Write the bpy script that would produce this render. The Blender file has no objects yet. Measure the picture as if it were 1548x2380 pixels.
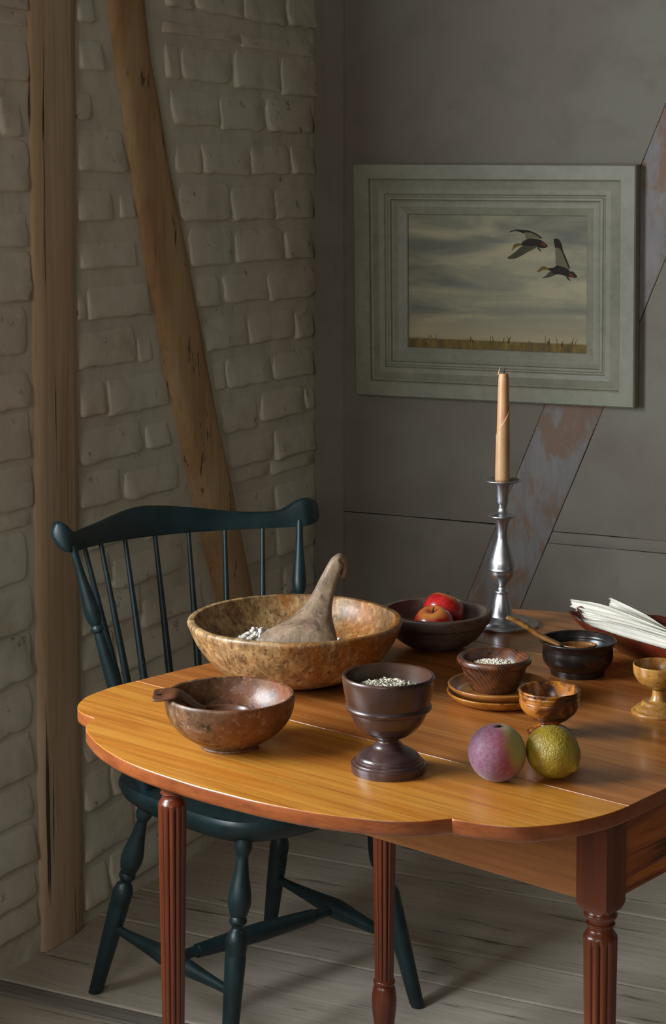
import bpy, bmesh, math, random
from math import sin, cos, pi, radians
from mathutils import Vector, Matrix, noise

S = bpy.context.scene
COL = S.collection
random.seed(11)

# ---------------------------------------------------------------- camera
F, CX, YH, W, HH = 4318.0, 774.0, 430.0, 1548, 2380
PITCH, YAW = radians(3.4), radians(26.15)
cam_d = bpy.data.cameras.new('camera'); cam = bpy.data.objects.new('camera', cam_d); COL.objects.link(cam)
cam_d.sensor_fit = 'HORIZONTAL'; cam_d.sensor_width = 36.0; cam_d.lens = F / W * 36.0
cam_d.shift_x = 0.0
cam_d.shift_y = (YH + F * math.tan(PITCH) - HH / 2) / W
cam_d.clip_start = 0.05; cam_d.clip_end = 60
cam.location = (0, 0, 1.45); cam.rotation_euler = (pi / 2 - PITCH, 0, YAW)
S.camera = cam

# ---------------------------------------------------------------- light
world = bpy.data.worlds.new('overcast_sky'); S.world = world; world.use_nodes = True
bg = world.node_tree.nodes['Background']; bg.inputs[0].default_value = (0.72, 0.83, 1.0, 1); bg.inputs[1].default_value = 0.6

def area(name, loc, rot, sx, sy, power, color):
    d = bpy.data.lights.new(name, 'AREA'); d.shape = 'RECTANGLE'; d.size = sx; d.size_y = sy
    d.energy = power; d.color = color
    o = bpy.data.objects.new(name, d); COL.objects.link(o); o.location = loc; o.rotation_euler = rot
    return o
WY0, WY1, WZ0, WZ1 = 0.72, 2.30, 0.92, 2.08            # the window in the left wall, just outside the frame
area('window_daylight', (-2.33, 1.20, 1.50), (0, -pi / 2, radians(32)), 1.10, 1.00, 102.0, (0.87, 0.94, 1.0))
area('rear_fill_light', (-0.55, -1.72, 1.90), (pi / 2, 0, 0), 1.1, 1.0, 34.0, (1.0, 0.96, 0.89))  # added fill light from behind the camera, not a known window

S.view_settings.view_transform = 'Standard'; S.view_settings.look = 'None'
S.view_settings.exposure = -0.07; S.view_settings.gamma = 1.0; S.view_settings.use_curve_mapping = False

# ---------------------------------------------------------------- data measured in metres
D = {"goblet":{"P":[-0.9303,2.0494,0.73],"prof":[[0.0456,0.0,1],[0.0463,0.0075],[0.046,0.0105,1],[0.0442,0.011,1],[0.0439,0.0127],[0.0424,0.014,1],[0.0405,0.0144,1],[0.04,0.017,1],[0.0387,0.0178,1],[0.0373,0.0205],[0.0334,0.0232],[0.0259,0.0275],[0.0212,0.0296,1],[0.0193,0.0312,1],[0.0175,0.0339],[0.0138,0.0372],[0.0131,0.0393],[0.0143,0.0409,1],[0.0201,0.0436],[0.0265,0.0468],[0.0318,0.0506],[0.036,0.0546],[0.0405,0.0597],[0.0431,0.0635],[0.0466,0.071],[0.0479,0.0759,1],[0.0502,0.0769],[0.0526,0.0785],[0.0536,0.0812],[0.0526,0.0834],[0.051,0.085,1],[0.0534,0.0936],[0.056,0.1066],[0.0572,0.1161],[0.0565,0.1193],[0.0552,0.1204]]},"big":{"P":[-1.2258,2.3702,0.73],"prof":[[0.0551,0.0,1],[0.0614,0.0022],[0.0764,0.007],[0.0927,0.0133],[0.1134,0.0235],[0.1265,0.0356],[0.1358,0.0463],[0.1452,0.0597],[0.1533,0.0768],[0.1573,0.0869],[0.1563,0.0913],[0.1532,0.0932]]},"small":{"P":[-1.155,2.0507,0.73],"prof":[[0.0365,0.0,1],[0.0376,0.0022],[0.0365,0.0039,1],[0.0409,0.0067],[0.0487,0.0112],[0.0592,0.018],[0.0663,0.0242],[0.0765,0.0371],[0.0815,0.0502],[0.0834,0.064],[0.0826,0.0685],[0.0812,0.0696]]},"cup":{"P":[-0.8037,2.2816,0.73],"prof":[[0.0283,0.0,1],[0.0294,0.0017],[0.0288,0.004,1],[0.0263,0.0052],[0.0254,0.0069,1],[0.0226,0.0086],[0.0192,0.0103,1],[0.0147,0.0126],[0.0136,0.0149],[0.0153,0.0166,1],[0.0209,0.0195],[0.0266,0.0235],[0.0347,0.031],[0.0389,0.039],[0.0398,0.0453],[0.039,0.047,1],[0.0397,0.0488,1],[0.0392,0.0505,1],[0.0401,0.0528],[0.0395,0.0556,1],[0.0406,0.0579],[0.0404,0.0596],[0.0392,0.0605]]},"striped":{"P":[-0.9286,2.403,0.7458],"prof":[[0.0217,0.0,1],[0.0265,-0.0061],[0.0301,-0.0018],[0.0356,0.0061],[0.041,0.0171],[0.0446,0.0281],[0.0467,0.0336,1],[0.0494,0.0361],[0.0518,0.0385],[0.0522,0.0422],[0.0506,0.0452],[0.0476,0.0464],[0.0452,0.0452]]},"plates":{"P":[-0.9206,2.3992,0.73],"prof":[[0.0493,0.0,1],[0.0541,0.0012],[0.0626,0.0055],[0.0692,0.0116],[0.0719,0.0159],[0.0719,0.0177],[0.0704,0.0183]]},"black":{"P":[-0.8686,2.5882,0.73],"prof":[[0.0394,0.0,1],[0.0403,0.0077],[0.0394,0.009,1],[0.0426,0.0097],[0.0457,0.0129],[0.0499,0.0183],[0.052,0.0251],[0.0523,0.0322],[0.0517,0.0386],[0.0524,0.0431],[0.0552,0.047],[0.0571,0.0496],[0.0565,0.0512],[0.0549,0.0515]]},"yellow":{"P":[-0.7023,2.4402,0.73],"prof":[[0.037,0.0,1],[0.0376,0.0024],[0.0359,0.0048,1],[0.0329,0.006],[0.0309,0.0084],[0.0294,0.0101,1],[0.0259,0.0119],[0.0241,0.0137,1],[0.0229,0.0155],[0.0212,0.017,1],[0.0141,0.0167],[0.0112,0.0197],[0.0093,0.0256],[0.009,0.0304],[0.0097,0.034],[0.0147,0.0352,1],[0.0159,0.0364,1],[0.0211,0.0388],[0.027,0.0429],[0.0305,0.0471],[0.0341,0.0536],[0.0352,0.0602],[0.0355,0.0667],[0.0346,0.0679]]},"apples":{"P":[-1.1168,2.6403,0.73],"prof":[[0.0295,0.0,1],[0.0389,0.0027],[0.0483,0.0063],[0.0638,0.017],[0.0732,0.0286],[0.0792,0.0394,1],[0.0825,0.0415],[0.0845,0.0462],[0.0865,0.0544],[0.0859,0.0584],[0.0825,0.0598]]},"stick":{"P":[-1.0772,2.821,0.73],"prof":[[0.0599,0.0,1],[0.0606,0.0043],[0.0592,0.0061,1],[0.0451,0.0068,1],[0.0437,0.0107,1],[0.0324,0.0118],[0.0219,0.0143],[0.019,0.0178],[0.0166,0.0278],[0.0137,0.0399],[0.0108,0.0513],[0.0108,0.0542,1],[0.0122,0.0556],[0.0113,0.0578,1],[0.0077,0.0599],[0.0065,0.0642],[0.0081,0.0677],[0.012,0.0727],[0.0172,0.0791],[0.0201,0.0848],[0.0211,0.0912,1],[0.0218,0.0926],[0.0211,0.0948,1],[0.0208,0.1005],[0.0199,0.1069],[0.0158,0.1211],[0.0102,0.1395],[0.0091,0.1495],[0.0091,0.158],[0.0107,0.1679],[0.0137,0.1757,1],[0.0211,0.1793],[0.0222,0.1807],[0.0218,0.1817,1],[0.0148,0.1835],[0.0105,0.1863],[0.0077,0.1899],[0.007,0.1948],[0.0084,0.1991],[0.0097,0.2033],[0.0104,0.2154],[0.0119,0.226],[0.014,0.2331,1],[0.0253,0.2366],[0.0305,0.2387],[0.0309,0.2401,1],[0.0281,0.2405]]},"candle":{"P":[-1.0783,2.8205,0.9687],"prof":[[0.0114,0.0],[0.0107,0.0826],[0.0098,0.1319],[0.0084,0.1755]]},"scoop":[[[-1.2497,2.3028,0.7902],[-1.1466,2.3534,0.7902],0.01],[[-1.2552,2.3079,0.7984],[-1.1502,2.3594,0.7984],0.016],[[-1.2556,2.3177,0.8068],[-1.1558,2.3667,0.8075],0.022],[[-1.2453,2.3339,0.8138],[-1.1624,2.3746,0.8138],0.026],[[-1.2322,2.3515,0.8202],[-1.169,2.3825,0.8202],0.027],[[-1.2204,2.3695,0.8303],[-1.1756,2.3915,0.8284],0.024],[[-1.215,2.3822,0.8396],[-1.1795,2.3996,0.8383],0.021],[[-1.2113,2.3929,0.8505],[-1.1814,2.4076,0.8479],0.017],[[-1.2071,2.4028,0.8642],[-1.1822,2.415,0.8604],0.0135],[[-1.203,2.4115,0.8782],[-1.1814,2.4221,0.8731],0.0125],[[-1.1984,2.4193,0.8912],[-1.1797,2.4285,0.8835],0.0125],[[-1.195,2.4254,0.9006],[-1.1769,2.4343,0.8916],0.0125]],"scoop_hook":[[-1.186,2.4299,0.8999],[-1.1844,2.434,0.9032],[-1.1828,2.4392,0.9017],[-1.1818,2.443,0.8947],[-1.1822,2.444,0.8849],[-1.1834,2.4434,0.8759],[-1.1835,2.4422,0.871]],"ladle":[[[-1.2272,1.9818,0.8043],0.0085,0.0014],[[-1.226,1.9824,0.8043],0.0125,0.002],[[-1.2191,1.9858,0.8046],0.014,0.0021],[[-1.2133,1.9887,0.8054],0.0138,0.0022],[[-1.2064,1.992,0.8065],0.0125,0.0022],[[-1.1995,1.9954,0.806],0.011,0.0023],[[-1.1953,2.002,0.8018],0.0095,0.0025],[[-1.192,2.0103,0.7951],0.009,0.0026],[[-1.1886,2.0175,0.7881],0.009,0.0026],[[-1.1843,2.023,0.7817],0.01,0.0026],[[-1.1784,2.0259,0.7778],0.012,0.0024]],"ladle_cup":[-1.1537,2.038,0.7806],"spoon":[[[-0.9617,2.538,0.8152],0.0028,0.0022],[[-0.9595,2.5391,0.8139],0.0046,0.0034],[[-0.9523,2.5415,0.8116],0.0056,0.004],[[-0.9445,2.5442,0.808],0.006,0.0042],[[-0.9358,2.5463,0.8033],0.006,0.0042],[[-0.926,2.5489,0.7971],0.006,0.0042],[[-0.9147,2.5511,0.7898],0.006,0.004],[[-0.9046,2.5527,0.7854],0.0062,0.004],[[-0.8949,2.5552,0.7815],0.0068,0.0036],[[-0.8851,2.5578,0.7775],0.009,0.003]],"spoon_cup":[-0.8621,2.5736,0.7778],"apple1":[-1.1087,2.6108,0.7725],"apple2":[-1.1193,2.6736,0.7792],"peach":[-0.7976,2.0757,0.73],"lemon":[-0.7389,2.1118,0.73],"O":[-0.6254,2.054,0.73],"tray":{"c":[-0.7434,2.6877,0.73],"a":[0.867,-0.4983,-0.0],"n":[-0.4983,-0.867,0.0]},"husks":[[[-0.9546,2.8137,0.7809],[-0.892,2.7777,0.7815],[-0.8326,2.7436,0.7772],[-0.7691,2.7071,0.7732],[-0.7129,2.6747,0.7709],[0.006,0.011,0.011,0.008,0.006]],[[-0.8866,2.8023,0.7914],[-0.8514,2.7821,0.7833],[-0.8138,2.7604,0.7776],[-0.7786,2.7402,0.7702],[-0.7215,2.7074,0.76],[0.008,0.011,0.0095,0.006,0.005]],[[-0.9115,2.8027,0.7805],[-0.8631,2.7749,0.7782],[-0.8129,2.7461,0.7747],[-0.7739,2.7236,0.7704],[-0.7172,2.6911,0.7648],[0.004,0.01,0.009,0.007,0.005]],[[-0.938,2.7903,0.7762],[-0.8865,2.7607,0.776],[-0.8275,2.7268,0.7753],[-0.7644,2.6905,0.7747],[-0.7085,2.6584,0.7737],[0.004,0.008,0.009,0.006,0.005]],[[-0.9262,2.7743,0.7725],[-0.8742,2.7444,0.774],[-0.824,2.7156,0.7741],[-0.7612,2.6795,0.7749],[-0.7056,2.6475,0.7752],[0.003,0.006,0.007,0.005,0.004]],[[-0.9157,2.7475,0.7683],[-0.8703,2.7214,0.7726],[-0.8163,2.6904,0.7731],[-0.7541,2.6546,0.7734],[-0.699,2.6229,0.7764],[0.004,0.008,0.0105,0.008,0.006]]],"comb_top":[[-0.2939,0.8503],[-0.2921,0.8606],[-0.2868,0.8667],[-0.278,0.8671],[-0.2699,0.8608],[-0.2563,0.8495],[-0.2432,0.8436],[-0.2121,0.8432],[-0.1626,0.8445],[-0.1177,0.8494],[-0.0763,0.8542],[-0.0325,0.8546],[0.023,0.848],[0.0802,0.8391],[0.1556,0.8266],[0.2002,0.8233],[0.2243,0.8239],[0.24,0.8283],[0.2526,0.8362],[0.2643,0.8443],[0.2785,0.8465],[0.2962,0.8428],[0.3096,0.8329],[0.3164,0.8194]],"comb_bot":[[-0.293,0.8412],[-0.2895,0.8303],[-0.2833,0.8204],[-0.2753,0.8149],[-0.2597,0.8117],[-0.2305,0.8096],[-0.168,0.8058],[-0.0937,0.8011],[-0.0189,0.7971],[0.0605,0.7942],[0.1338,0.7925],[0.2009,0.7916],[0.2436,0.7922],[0.2609,0.7933],[0.2774,0.7939],[0.2974,0.7973],[0.3108,0.8058],[0.3164,0.8152]],"spin_top":[[-0.2212,0.8091],[-0.1666,0.8047],[-0.0949,0.8005],[-0.0179,0.7962],[0.0577,0.7928],[0.1314,0.7919],[0.2002,0.7916]],"post_top":[[-0.263,0.8125],[0.2616,0.7925]],"bricks":[[2.6733,2.8275,1.7687,1.8155],[2.6726,2.8282,1.7396,1.7626],[2.6836,2.8282,1.6401,1.7086],[2.7449,2.8051,1.5372,1.6071],[2.6554,2.8223,1.4377,1.5302],[2.6656,2.823,1.3385,1.3958],[2.664,2.827,1.2389,1.3275],[2.6623,2.8145,1.1428,1.2291],[2.6602,2.818,1.0426,1.1067],[2.6587,2.822,0.9484,1.0322],[2.657,2.8258,0.8554,0.9355],[2.6559,2.8221,0.821,0.8477],[2.6546,2.8074,0.7214,0.811],[2.6528,2.8193,0.6285,0.7075],[2.6512,2.8205,0.5363,0.6187],[2.6495,2.8189,0.4442,0.5236],[2.6478,2.8201,0.3532,0.4312],[2.6462,2.8186,0.2702,0.3404],[2.6447,2.8255,0.1889,0.2562],[2.6433,2.827,0.1163,0.1756],[2.6422,2.8287,0.0596,0.1062],[2.9832,3.0451,1.7618,1.8209],[2.9979,3.077,1.671,1.729],[2.9819,3.0395,1.5757,1.6284],[2.988,3.1523,1.4769,1.5574],[2.9836,3.107,1.3814,1.4416],[3.1414,3.1926,1.3845,1.4311],[2.988,3.1979,1.2873,1.3382],[3.0208,3.2412,1.188,1.2498],[2.9778,3.0102,1.1898,1.2447],[2.9825,3.1892,1.0954,1.1635],[3.2022,3.2551,1.0898,1.1427],[2.9899,3.0757,1.0002,1.066],[3.0929,3.3118,0.9921,1.0624],[2.9887,3.2065,0.9073,0.9708],[3.2298,3.3196,0.9068,0.957],[2.9815,3.1249,0.8209,0.8873],[3.1521,3.3465,0.8137,0.8691],[2.9877,3.1979,0.7355,0.7958],[3.2211,3.3775,0.7226,0.7734],[2.9821,3.0851,0.6652,0.7249],[3.104,3.3677,0.6399,0.6998],[2.984,3.1959,0.5748,0.6337],[3.2159,3.4577,0.5404,0.5973],[2.9798,3.1018,0.5025,0.5608],[3.1225,3.402,0.4676,0.5254],[2.9816,3.2105,0.4097,0.4654],[3.3169,3.4252,1.8199,1.8807],[3.4413,3.6353,1.8201,1.8822],[3.649,3.8448,1.8188,1.8925],[3.862,4.0184,1.8238,1.8965],[3.2957,3.6231,1.7651,1.787],[3.6425,4.023,1.7559,1.7855],[3.3155,3.3708,1.67,1.7404],[3.3848,3.5838,1.6715,1.7414],[3.6108,3.8144,1.6655,1.7467],[3.8335,4.0136,1.661,1.7499],[3.342,3.5316,1.5771,1.6492],[3.5486,3.7427,1.5726,1.6452],[3.7593,3.9814,1.5725,1.6467],[3.3549,3.4547,1.4737,1.5364],[3.4675,3.6669,1.4726,1.5405],[3.683,3.8631,1.4756,1.5406],[3.8784,3.995,1.4765,1.5397],[3.3662,3.574,1.3742,1.4518],[3.5895,3.7814,1.3735,1.4461],[3.8005,3.9811,1.3731,1.4399],[3.4025,3.5888,1.2768,1.357],[3.6123,3.83,1.278,1.3504],[3.8451,3.9809,1.277,1.3422],[3.4233,3.5268,1.1883,1.2553],[3.5535,3.7554,1.1904,1.2552],[3.7659,3.9946,1.1849,1.2539],[3.4626,3.6587,1.0921,1.1586],[3.6749,3.8861,1.0927,1.1585],[3.8972,3.9898,1.0866,1.1525],[3.5046,3.554,1.0016,1.0622],[3.5637,3.7735,0.9987,1.0641],[3.7926,3.9851,0.9967,1.058],[3.5438,3.7023,0.9013,0.9711],[3.7272,3.9302,0.9093,0.9741],[3.9438,3.9942,0.9121,0.9642],[3.5664,3.7727,0.8194,0.8821],[3.7919,3.994,0.8138,0.8775],[3.5835,3.7598,0.7836,0.8111],[3.7768,3.9893,0.7781,0.8089],[3.5967,3.7764,0.6906,0.7538],[3.7978,3.9938,0.6835,0.7495],[3.6159,3.7845,0.589,0.6546],[3.8017,3.9937,0.5839,0.6522],[3.6312,3.8185,0.4904,0.5525],[3.836,3.9936,0.4871,0.5495],[3.6507,3.7965,0.3902,0.4544],[3.8139,3.9934,0.3894,0.4519],[3.691,3.8396,0.2894,0.3503],[3.8573,3.9933,0.286,0.3447],[2.99,3.1835,0.3197,0.3951],[3.2014,3.4333,0.312,0.3904],[3.4529,3.5711,0.3207,0.3868],[2.99,3.0844,0.2219,0.2903],[3.0982,3.3043,0.2254,0.2979],[3.3176,3.5445,0.2176,0.2964],[3.5575,3.603,0.2249,0.2923],[2.99,3.1708,0.1236,0.2043],[3.1871,3.4092,0.1227,0.2041],[3.4267,3.6349,0.1296,0.1977],[2.99,3.0725,0.0259,0.1022],[3.0894,3.2845,0.032,0.1026],[3.299,3.5267,0.03,0.1024],[3.5426,3.6668,0.0258,0.109],[3.7573,3.9487,0.1882,0.2699],[3.7889,3.8453,0.093,0.1683],[3.8649,3.985,0.1001,0.1758],[2.25,2.442,1.8252,1.9018],[2.4548,2.63,1.828,1.9026],[2.25,2.2914,1.7269,1.8036],[2.3107,2.5193,1.7327,1.803],[2.5338,2.63,1.7253,1.7983],[2.25,2.4504,1.6286,1.7015],[2.4703,2.63,1.6311,1.7034],[2.25,2.3119,1.5347,1.6051],[2.3312,2.5275,1.5354,1.6129],[2.5406,2.63,1.54,1.6108],[2.25,2.4571,1.4355,1.5164],[2.4714,2.63,1.444,1.5165],[2.25,2.3318,1.3448,1.4163],[2.3462,2.5573,1.339,1.4153],[2.5772,2.63,1.3438,1.4165],[2.25,2.4514,1.2488,1.3237],[2.4663,2.63,1.2487,1.3219],[2.25,2.3116,1.1515,1.2213],[2.3274,2.5532,1.1514,1.2214],[2.5728,2.63,1.1503,1.2186],[2.25,2.4593,1.0526,1.1302],[2.4765,2.63,1.0515,1.1284],[2.25,2.3076,0.9599,1.0342],[2.3251,2.5591,0.9611,1.0307],[2.5754,2.63,0.9599,1.0349],[2.25,2.4392,0.8623,0.9307],[2.4575,2.63,0.8617,0.9332],[2.25,2.3217,0.7657,0.8328],[2.335,2.5477,0.765,0.8347],[2.5652,2.63,0.7589,0.8372],[2.25,2.4476,0.6652,0.7378],[2.4612,2.63,0.6667,0.7398],[2.25,2.315,0.5745,0.6395],[2.3302,2.5364,0.5696,0.6407],[2.555,2.63,0.5659,0.6456],[2.25,2.4313,0.4748,0.5526],[2.4499,2.63,0.4771,0.5494],[2.25,2.3517,0.3781,0.4561],[2.3715,2.5908,0.376,0.4554],[2.25,2.4622,0.2822,0.3514],[2.4793,2.63,0.2798,0.3543],[2.25,2.3593,0.1833,0.2631],[2.3786,2.5975,0.1821,0.2633],[2.25,2.437,0.0928,0.1619],[2.4513,2.63,0.0842,0.1632]],"ducks":[{"body":[[-1.4842,1.3163],[-1.4714,1.3263],[-1.4537,1.3281],[-1.4393,1.326],[-1.4313,1.3216],[-1.4216,1.3142],[-1.4216,1.3096],[-1.4296,1.3065],[-1.4408,1.3078],[-1.4504,1.3107],[-1.4632,1.3108],[-1.4777,1.3111]],"head":[[-1.4842,1.3163],[-1.4939,1.3169],[-1.5019,1.313],[-1.5043,1.3054],[-1.5075,1.3],[-1.5035,1.3023],[-1.4987,1.307],[-1.489,1.3109],[-1.4825,1.3118]],"wing":[[-1.4714,1.3271],[-1.4763,1.3392],[-1.4843,1.3421],[-1.4731,1.3476],[-1.4602,1.3447],[-1.4474,1.3395],[-1.4345,1.3306],[-1.4377,1.3275],[-1.4505,1.3289]],"tip":[[-1.5159,1.341],[-1.5054,1.3465],[-1.4924,1.3484],[-1.4731,1.3476],[-1.4602,1.3447],[-1.4474,1.3395],[-1.4345,1.3306],[-1.4369,1.3288],[-1.4489,1.3365],[-1.4634,1.3421],[-1.4747,1.3419],[-1.4795,1.3394],[-1.486,1.3424],[-1.4957,1.3447],[-1.5054,1.3439]],"low":[[-1.4825,1.3102],[-1.497,1.2979],[-1.5083,1.2901],[-1.518,1.2823],[-1.5017,1.281],[-1.4856,1.2874],[-1.4695,1.2968],[-1.4567,1.303],[-1.4472,1.3092],[-1.4632,1.3117]],"tail":[[-1.436,1.3185],[-1.4264,1.3171],[-1.4248,1.3111],[-1.4328,1.3132]],"foot":[[-1.4456,1.3078],[-1.4407,1.3018],[-1.4351,1.2981],[-1.4372,1.3026],[-1.4423,1.3075]]},{"body":[[-1.4197,1.2613],[-1.4054,1.2631],[-1.3975,1.2685],[-1.3848,1.265],[-1.3721,1.2607],[-1.3658,1.2549],[-1.3595,1.255],[-1.35,1.2447],[-1.3531,1.2409],[-1.3625,1.2414],[-1.3736,1.2434],[-1.3894,1.2476],[-1.4021,1.2481],[-1.4117,1.2539]],"head":[[-1.4197,1.2613],[-1.4277,1.2657],[-1.4341,1.2648],[-1.4388,1.2602],[-1.4452,1.2525],[-1.4372,1.2541],[-1.4292,1.2581],[-1.4181,1.2576]],"wing":[[-1.3999,1.2682],[-1.4011,1.2858],[-1.4017,1.3099],[-1.3914,1.3071],[-1.3835,1.3012],[-1.3738,1.2803],[-1.3674,1.2638],[-1.3697,1.26],[-1.3848,1.265]],"tip":[[-1.4017,1.3069],[-1.4033,1.3114],[-1.4058,1.3264],[-1.3995,1.3288],[-1.3932,1.3266],[-1.3868,1.3162],[-1.3835,1.3012],[-1.3738,1.2803],[-1.3674,1.2638],[-1.3698,1.2623],[-1.3794,1.2832],[-1.3874,1.3011],[-1.393,1.307],[-1.3986,1.3085]],"low":[[-1.4148,1.2538],[-1.4243,1.2446],[-1.4331,1.2383],[-1.4195,1.2401],[-1.4084,1.2434],[-1.3989,1.2489],[-1.4085,1.2517]],"tail":[[-1.3689,1.2503],[-1.3594,1.2475],[-1.3578,1.2423],[-1.3657,1.2428]],"foot":[[-1.3767,1.2441],[-1.3719,1.2374],[-1.3656,1.2338],[-1.3669,1.2371],[-1.3728,1.2434]]}]}

# ---------------------------------------------------------------- object helpers
def tag(o, label=None, cat=None, group=None, kind=None):
    if label: o['label'] = label
    if cat: o['category'] = cat
    if group: o['group'] = group
    if kind: o['kind'] = kind
    return o
def empty(name, loc=(0, 0, 0), rz=0.0):
    o = bpy.data.objects.new(name, None); COL.objects.link(o); o.location = loc; o.rotation_euler = (0, 0, rz)
    o.empty_display_size = 0.05
    return o
def build(name, verts, faces, m, parent=None, loc=None, smooth=True, angle=None, mats=None, fm=None):
    me = bpy.data.meshes.new(name); me.from_pydata([tuple(v) for v in verts], [], faces)
    bm = bmesh.new(); bm.from_mesh(me); bmesh.ops.recalc_face_normals(bm, faces=bm.faces); bm.to_mesh(me); bm.free()
    if mats:
        for k in mats: me.materials.append(k)
        for p, k in zip(me.polygons, fm): p.material_index = k
    else: me.materials.append(m)
    for p in me.polygons: p.use_smooth = smooth
    if angle is not None:
        try: me.set_sharp_from_angle(angle=radians(angle))
        except Exception: pass
    o = bpy.data.objects.new(name, me); COL.objects.link(o)
    if parent: o.parent = parent
    if loc is not None: o.location = loc
    return o
class MB:
    def __init__(s): s.v = []; s.f = []; s.m = []
    def add(s, V, Fc, k=0):
        n = len(s.v); s.v += [tuple(p) for p in V]; s.f += [[i + n for i in f] for f in Fc]; s.m += [k] * len(Fc)
        return s
    def build(s, name, m, parent=None, loc=None, smooth=True, angle=None, mats=None):
        return build(name, s.v, s.f, m, parent, loc, smooth, angle, mats, s.m)
def crv(pts, n=6, closed=False):
    """Catmull-Rom through points; a point whose last element is the flag 1 (profile form) is a corner."""
    P = [Vector([float(c) for c in p]) for p in pts]; out = []; N = len(P)
    rng = range(N) if closed else range(N - 1)
    for i in rng:
        p1, p2 = P[i], P[(i + 1) % N]
        p0 = P[i - 1] if (closed or i > 0) else p1 * 2 - p2
        p3 = P[(i + 2) % N] if (closed or i + 2 < N) else p2 * 2 - p1
        for k in range(n):
            t = k / n
            out.append(0.5 * ((2 * p1) + (p2 - p0) * t + (2 * p0 - 5 * p1 + 4 * p2 - p3) * t * t + (3 * p1 - p0 - 3 * p2 + p3) * t ** 3))
    if not closed: out.append(P[-1])
    return out
def profile(pr, n=4):
    """(r,z[,sharp]) -> smoothed list, broken at the sharp points"""
    out = []; seg = []
    for k, p in enumerate(pr):
        seg.append((p[0], p[1]))
        if (len(p) > 2 and p[2]) or k == len(pr) - 1:
            if len(seg) > 1:
                c = crv(seg, n) if len(seg) > 2 else [Vector(seg[0]), Vector(seg[1])]
                out += [tuple(q) for q in (c if not out else c[1:])]
            seg = [(p[0], p[1])]
    return out
def lathe(prof, seg=64, wob=0.0, seed=0, cap0=True, cap1=True, rfun=None):
    V = []; Fc = []; n = len(prof)
    for j in range(n):
        r, z = prof[j]
        for i in range(seg):
            a = 2 * pi * i / seg; rr = r; zz = z
            if wob:
                rr = r * (1 + wob * noise.noise(Vector((cos(a) * 1.1 + seed, sin(a) * 1.1, z * 8)))) 
                zz = z + wob * r * 0.55 * noise.noise(Vector((cos(a) * 1.3, sin(a) * 1.3 + seed, 3.0))) * min(1, z / 0.03)
            if rfun: rr = rfun(rr, a, z)
            V.append((rr * cos(a), rr * sin(a), zz))
    for j in range(n - 1):
        for i in range(seg):
            k = (i + 1) % seg
            Fc.append([j * seg + i, j * seg + k, (j + 1) * seg + k, (j + 1) * seg + i])
    if cap0: V.append((0, 0, prof[0][1])); c = len(V) - 1; Fc += [[c, (i + 1) % seg, i] for i in range(seg)]
    if cap1:
        V.append((0, 0, prof[-1][1])); c = len(V) - 1; b = (n - 1) * seg
        Fc += [[c, b + i, b + (i + 1) % seg] for i in range(seg)]
    return V, Fc
def hollow(outer, th, zin, p=2.3, n=14):
    """closes an outer profile with an inner surface: rim inner radius = last r, down to zin at the axis"""
    r0, z0 = outer[-1]; ri = r0 - th; out = list(outer)
    for k in range(n + 1):
        a = (k / n) * pi / 2
        r = ri * max(cos(a), 0) ** (2 / p); z = z0 - 0.001 - (z0 - 0.001 - zin) * (sin(a) ** (2 / p))
        if k == n: r = 0.0008
        out.append((r, z))
    return out
def along(V, p0, p1):
    """maps a lathe built on +z from 0..L onto the axis p0->p1"""
    p0, p1 = Vector(p0), Vector(p1); q = (p1 - p0).to_track_quat('Z', 'Y')
    return [p0 + q @ Vector(v) for v in V]
def turned(p0, p1, stations, seg=24, n=4, rfun=None):
    L = (Vector(p1) - Vector(p0)).length
    V, Fc = lathe(profile([(s[1], s[0] * L) + tuple(s[2:]) for s in stations], n), seg, rfun=rfun)
    return along(V, p0, p1), Fc
def sweep(C_, A_, B_, seg=12, e=2.0):
    """sections with centres C, half-axes vectors A and B; superellipse exponent e"""
    V = []; Fc = []
    for c, a, b in zip(C_, A_, B_):
        for i in range(seg):
            t = 2 * pi * i / seg; x = cos(t); y = sin(t)
            x = math.copysign(abs(x) ** (2 / e), x); y = math.copysign(abs(y) ** (2 / e), y)
            V.append(Vector(c) + Vector(a) * x + Vector(b) * y)
    m = len(C_)
    for j in range(m - 1):
        for i in range(seg):
            k = (i + 1) % seg; Fc.append([j * seg + i, j * seg + k, (j + 1) * seg + k, (j + 1) * seg + i])
    Fc.append(list(range(seg))[::-1]); Fc.append([(m - 1) * seg + i for i in range(seg)])
    return V, Fc
def box(x0, x1, y0, y1, z0, z1, b=0.0):
    if b <= 0:
        V = [(x, y, z) for x in (x0, x1) for y in (y0, y1) for z in (z0, z1)]
        return V, [[0, 1, 3, 2], [4, 6, 7, 5], [0, 4, 5, 1], [2, 3, 7, 6], [0, 2, 6, 4], [1, 5, 7, 3]]
    bm = bmesh.new(); bmesh.ops.create_cube(bm, size=1)
    for v in bm.verts: v.co = Vector(((x0 + x1) / 2 + v.co.x * (x1 - x0), (y0 + y1) / 2 + v.co.y * (y1 - y0), (z0 + z1) / 2 + v.co.z * (z1 - z0)))
    bmesh.ops.bevel(bm, geom=list(bm.edges), offset=b, segments=2, affect='EDGES', profile=0.5)
    V = [v.co.copy() for v in bm.verts]; bm.verts.index_update(); Fc = [[v.index for v in f.verts] for f in bm.faces]; bm.free()
    return V, Fc
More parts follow.
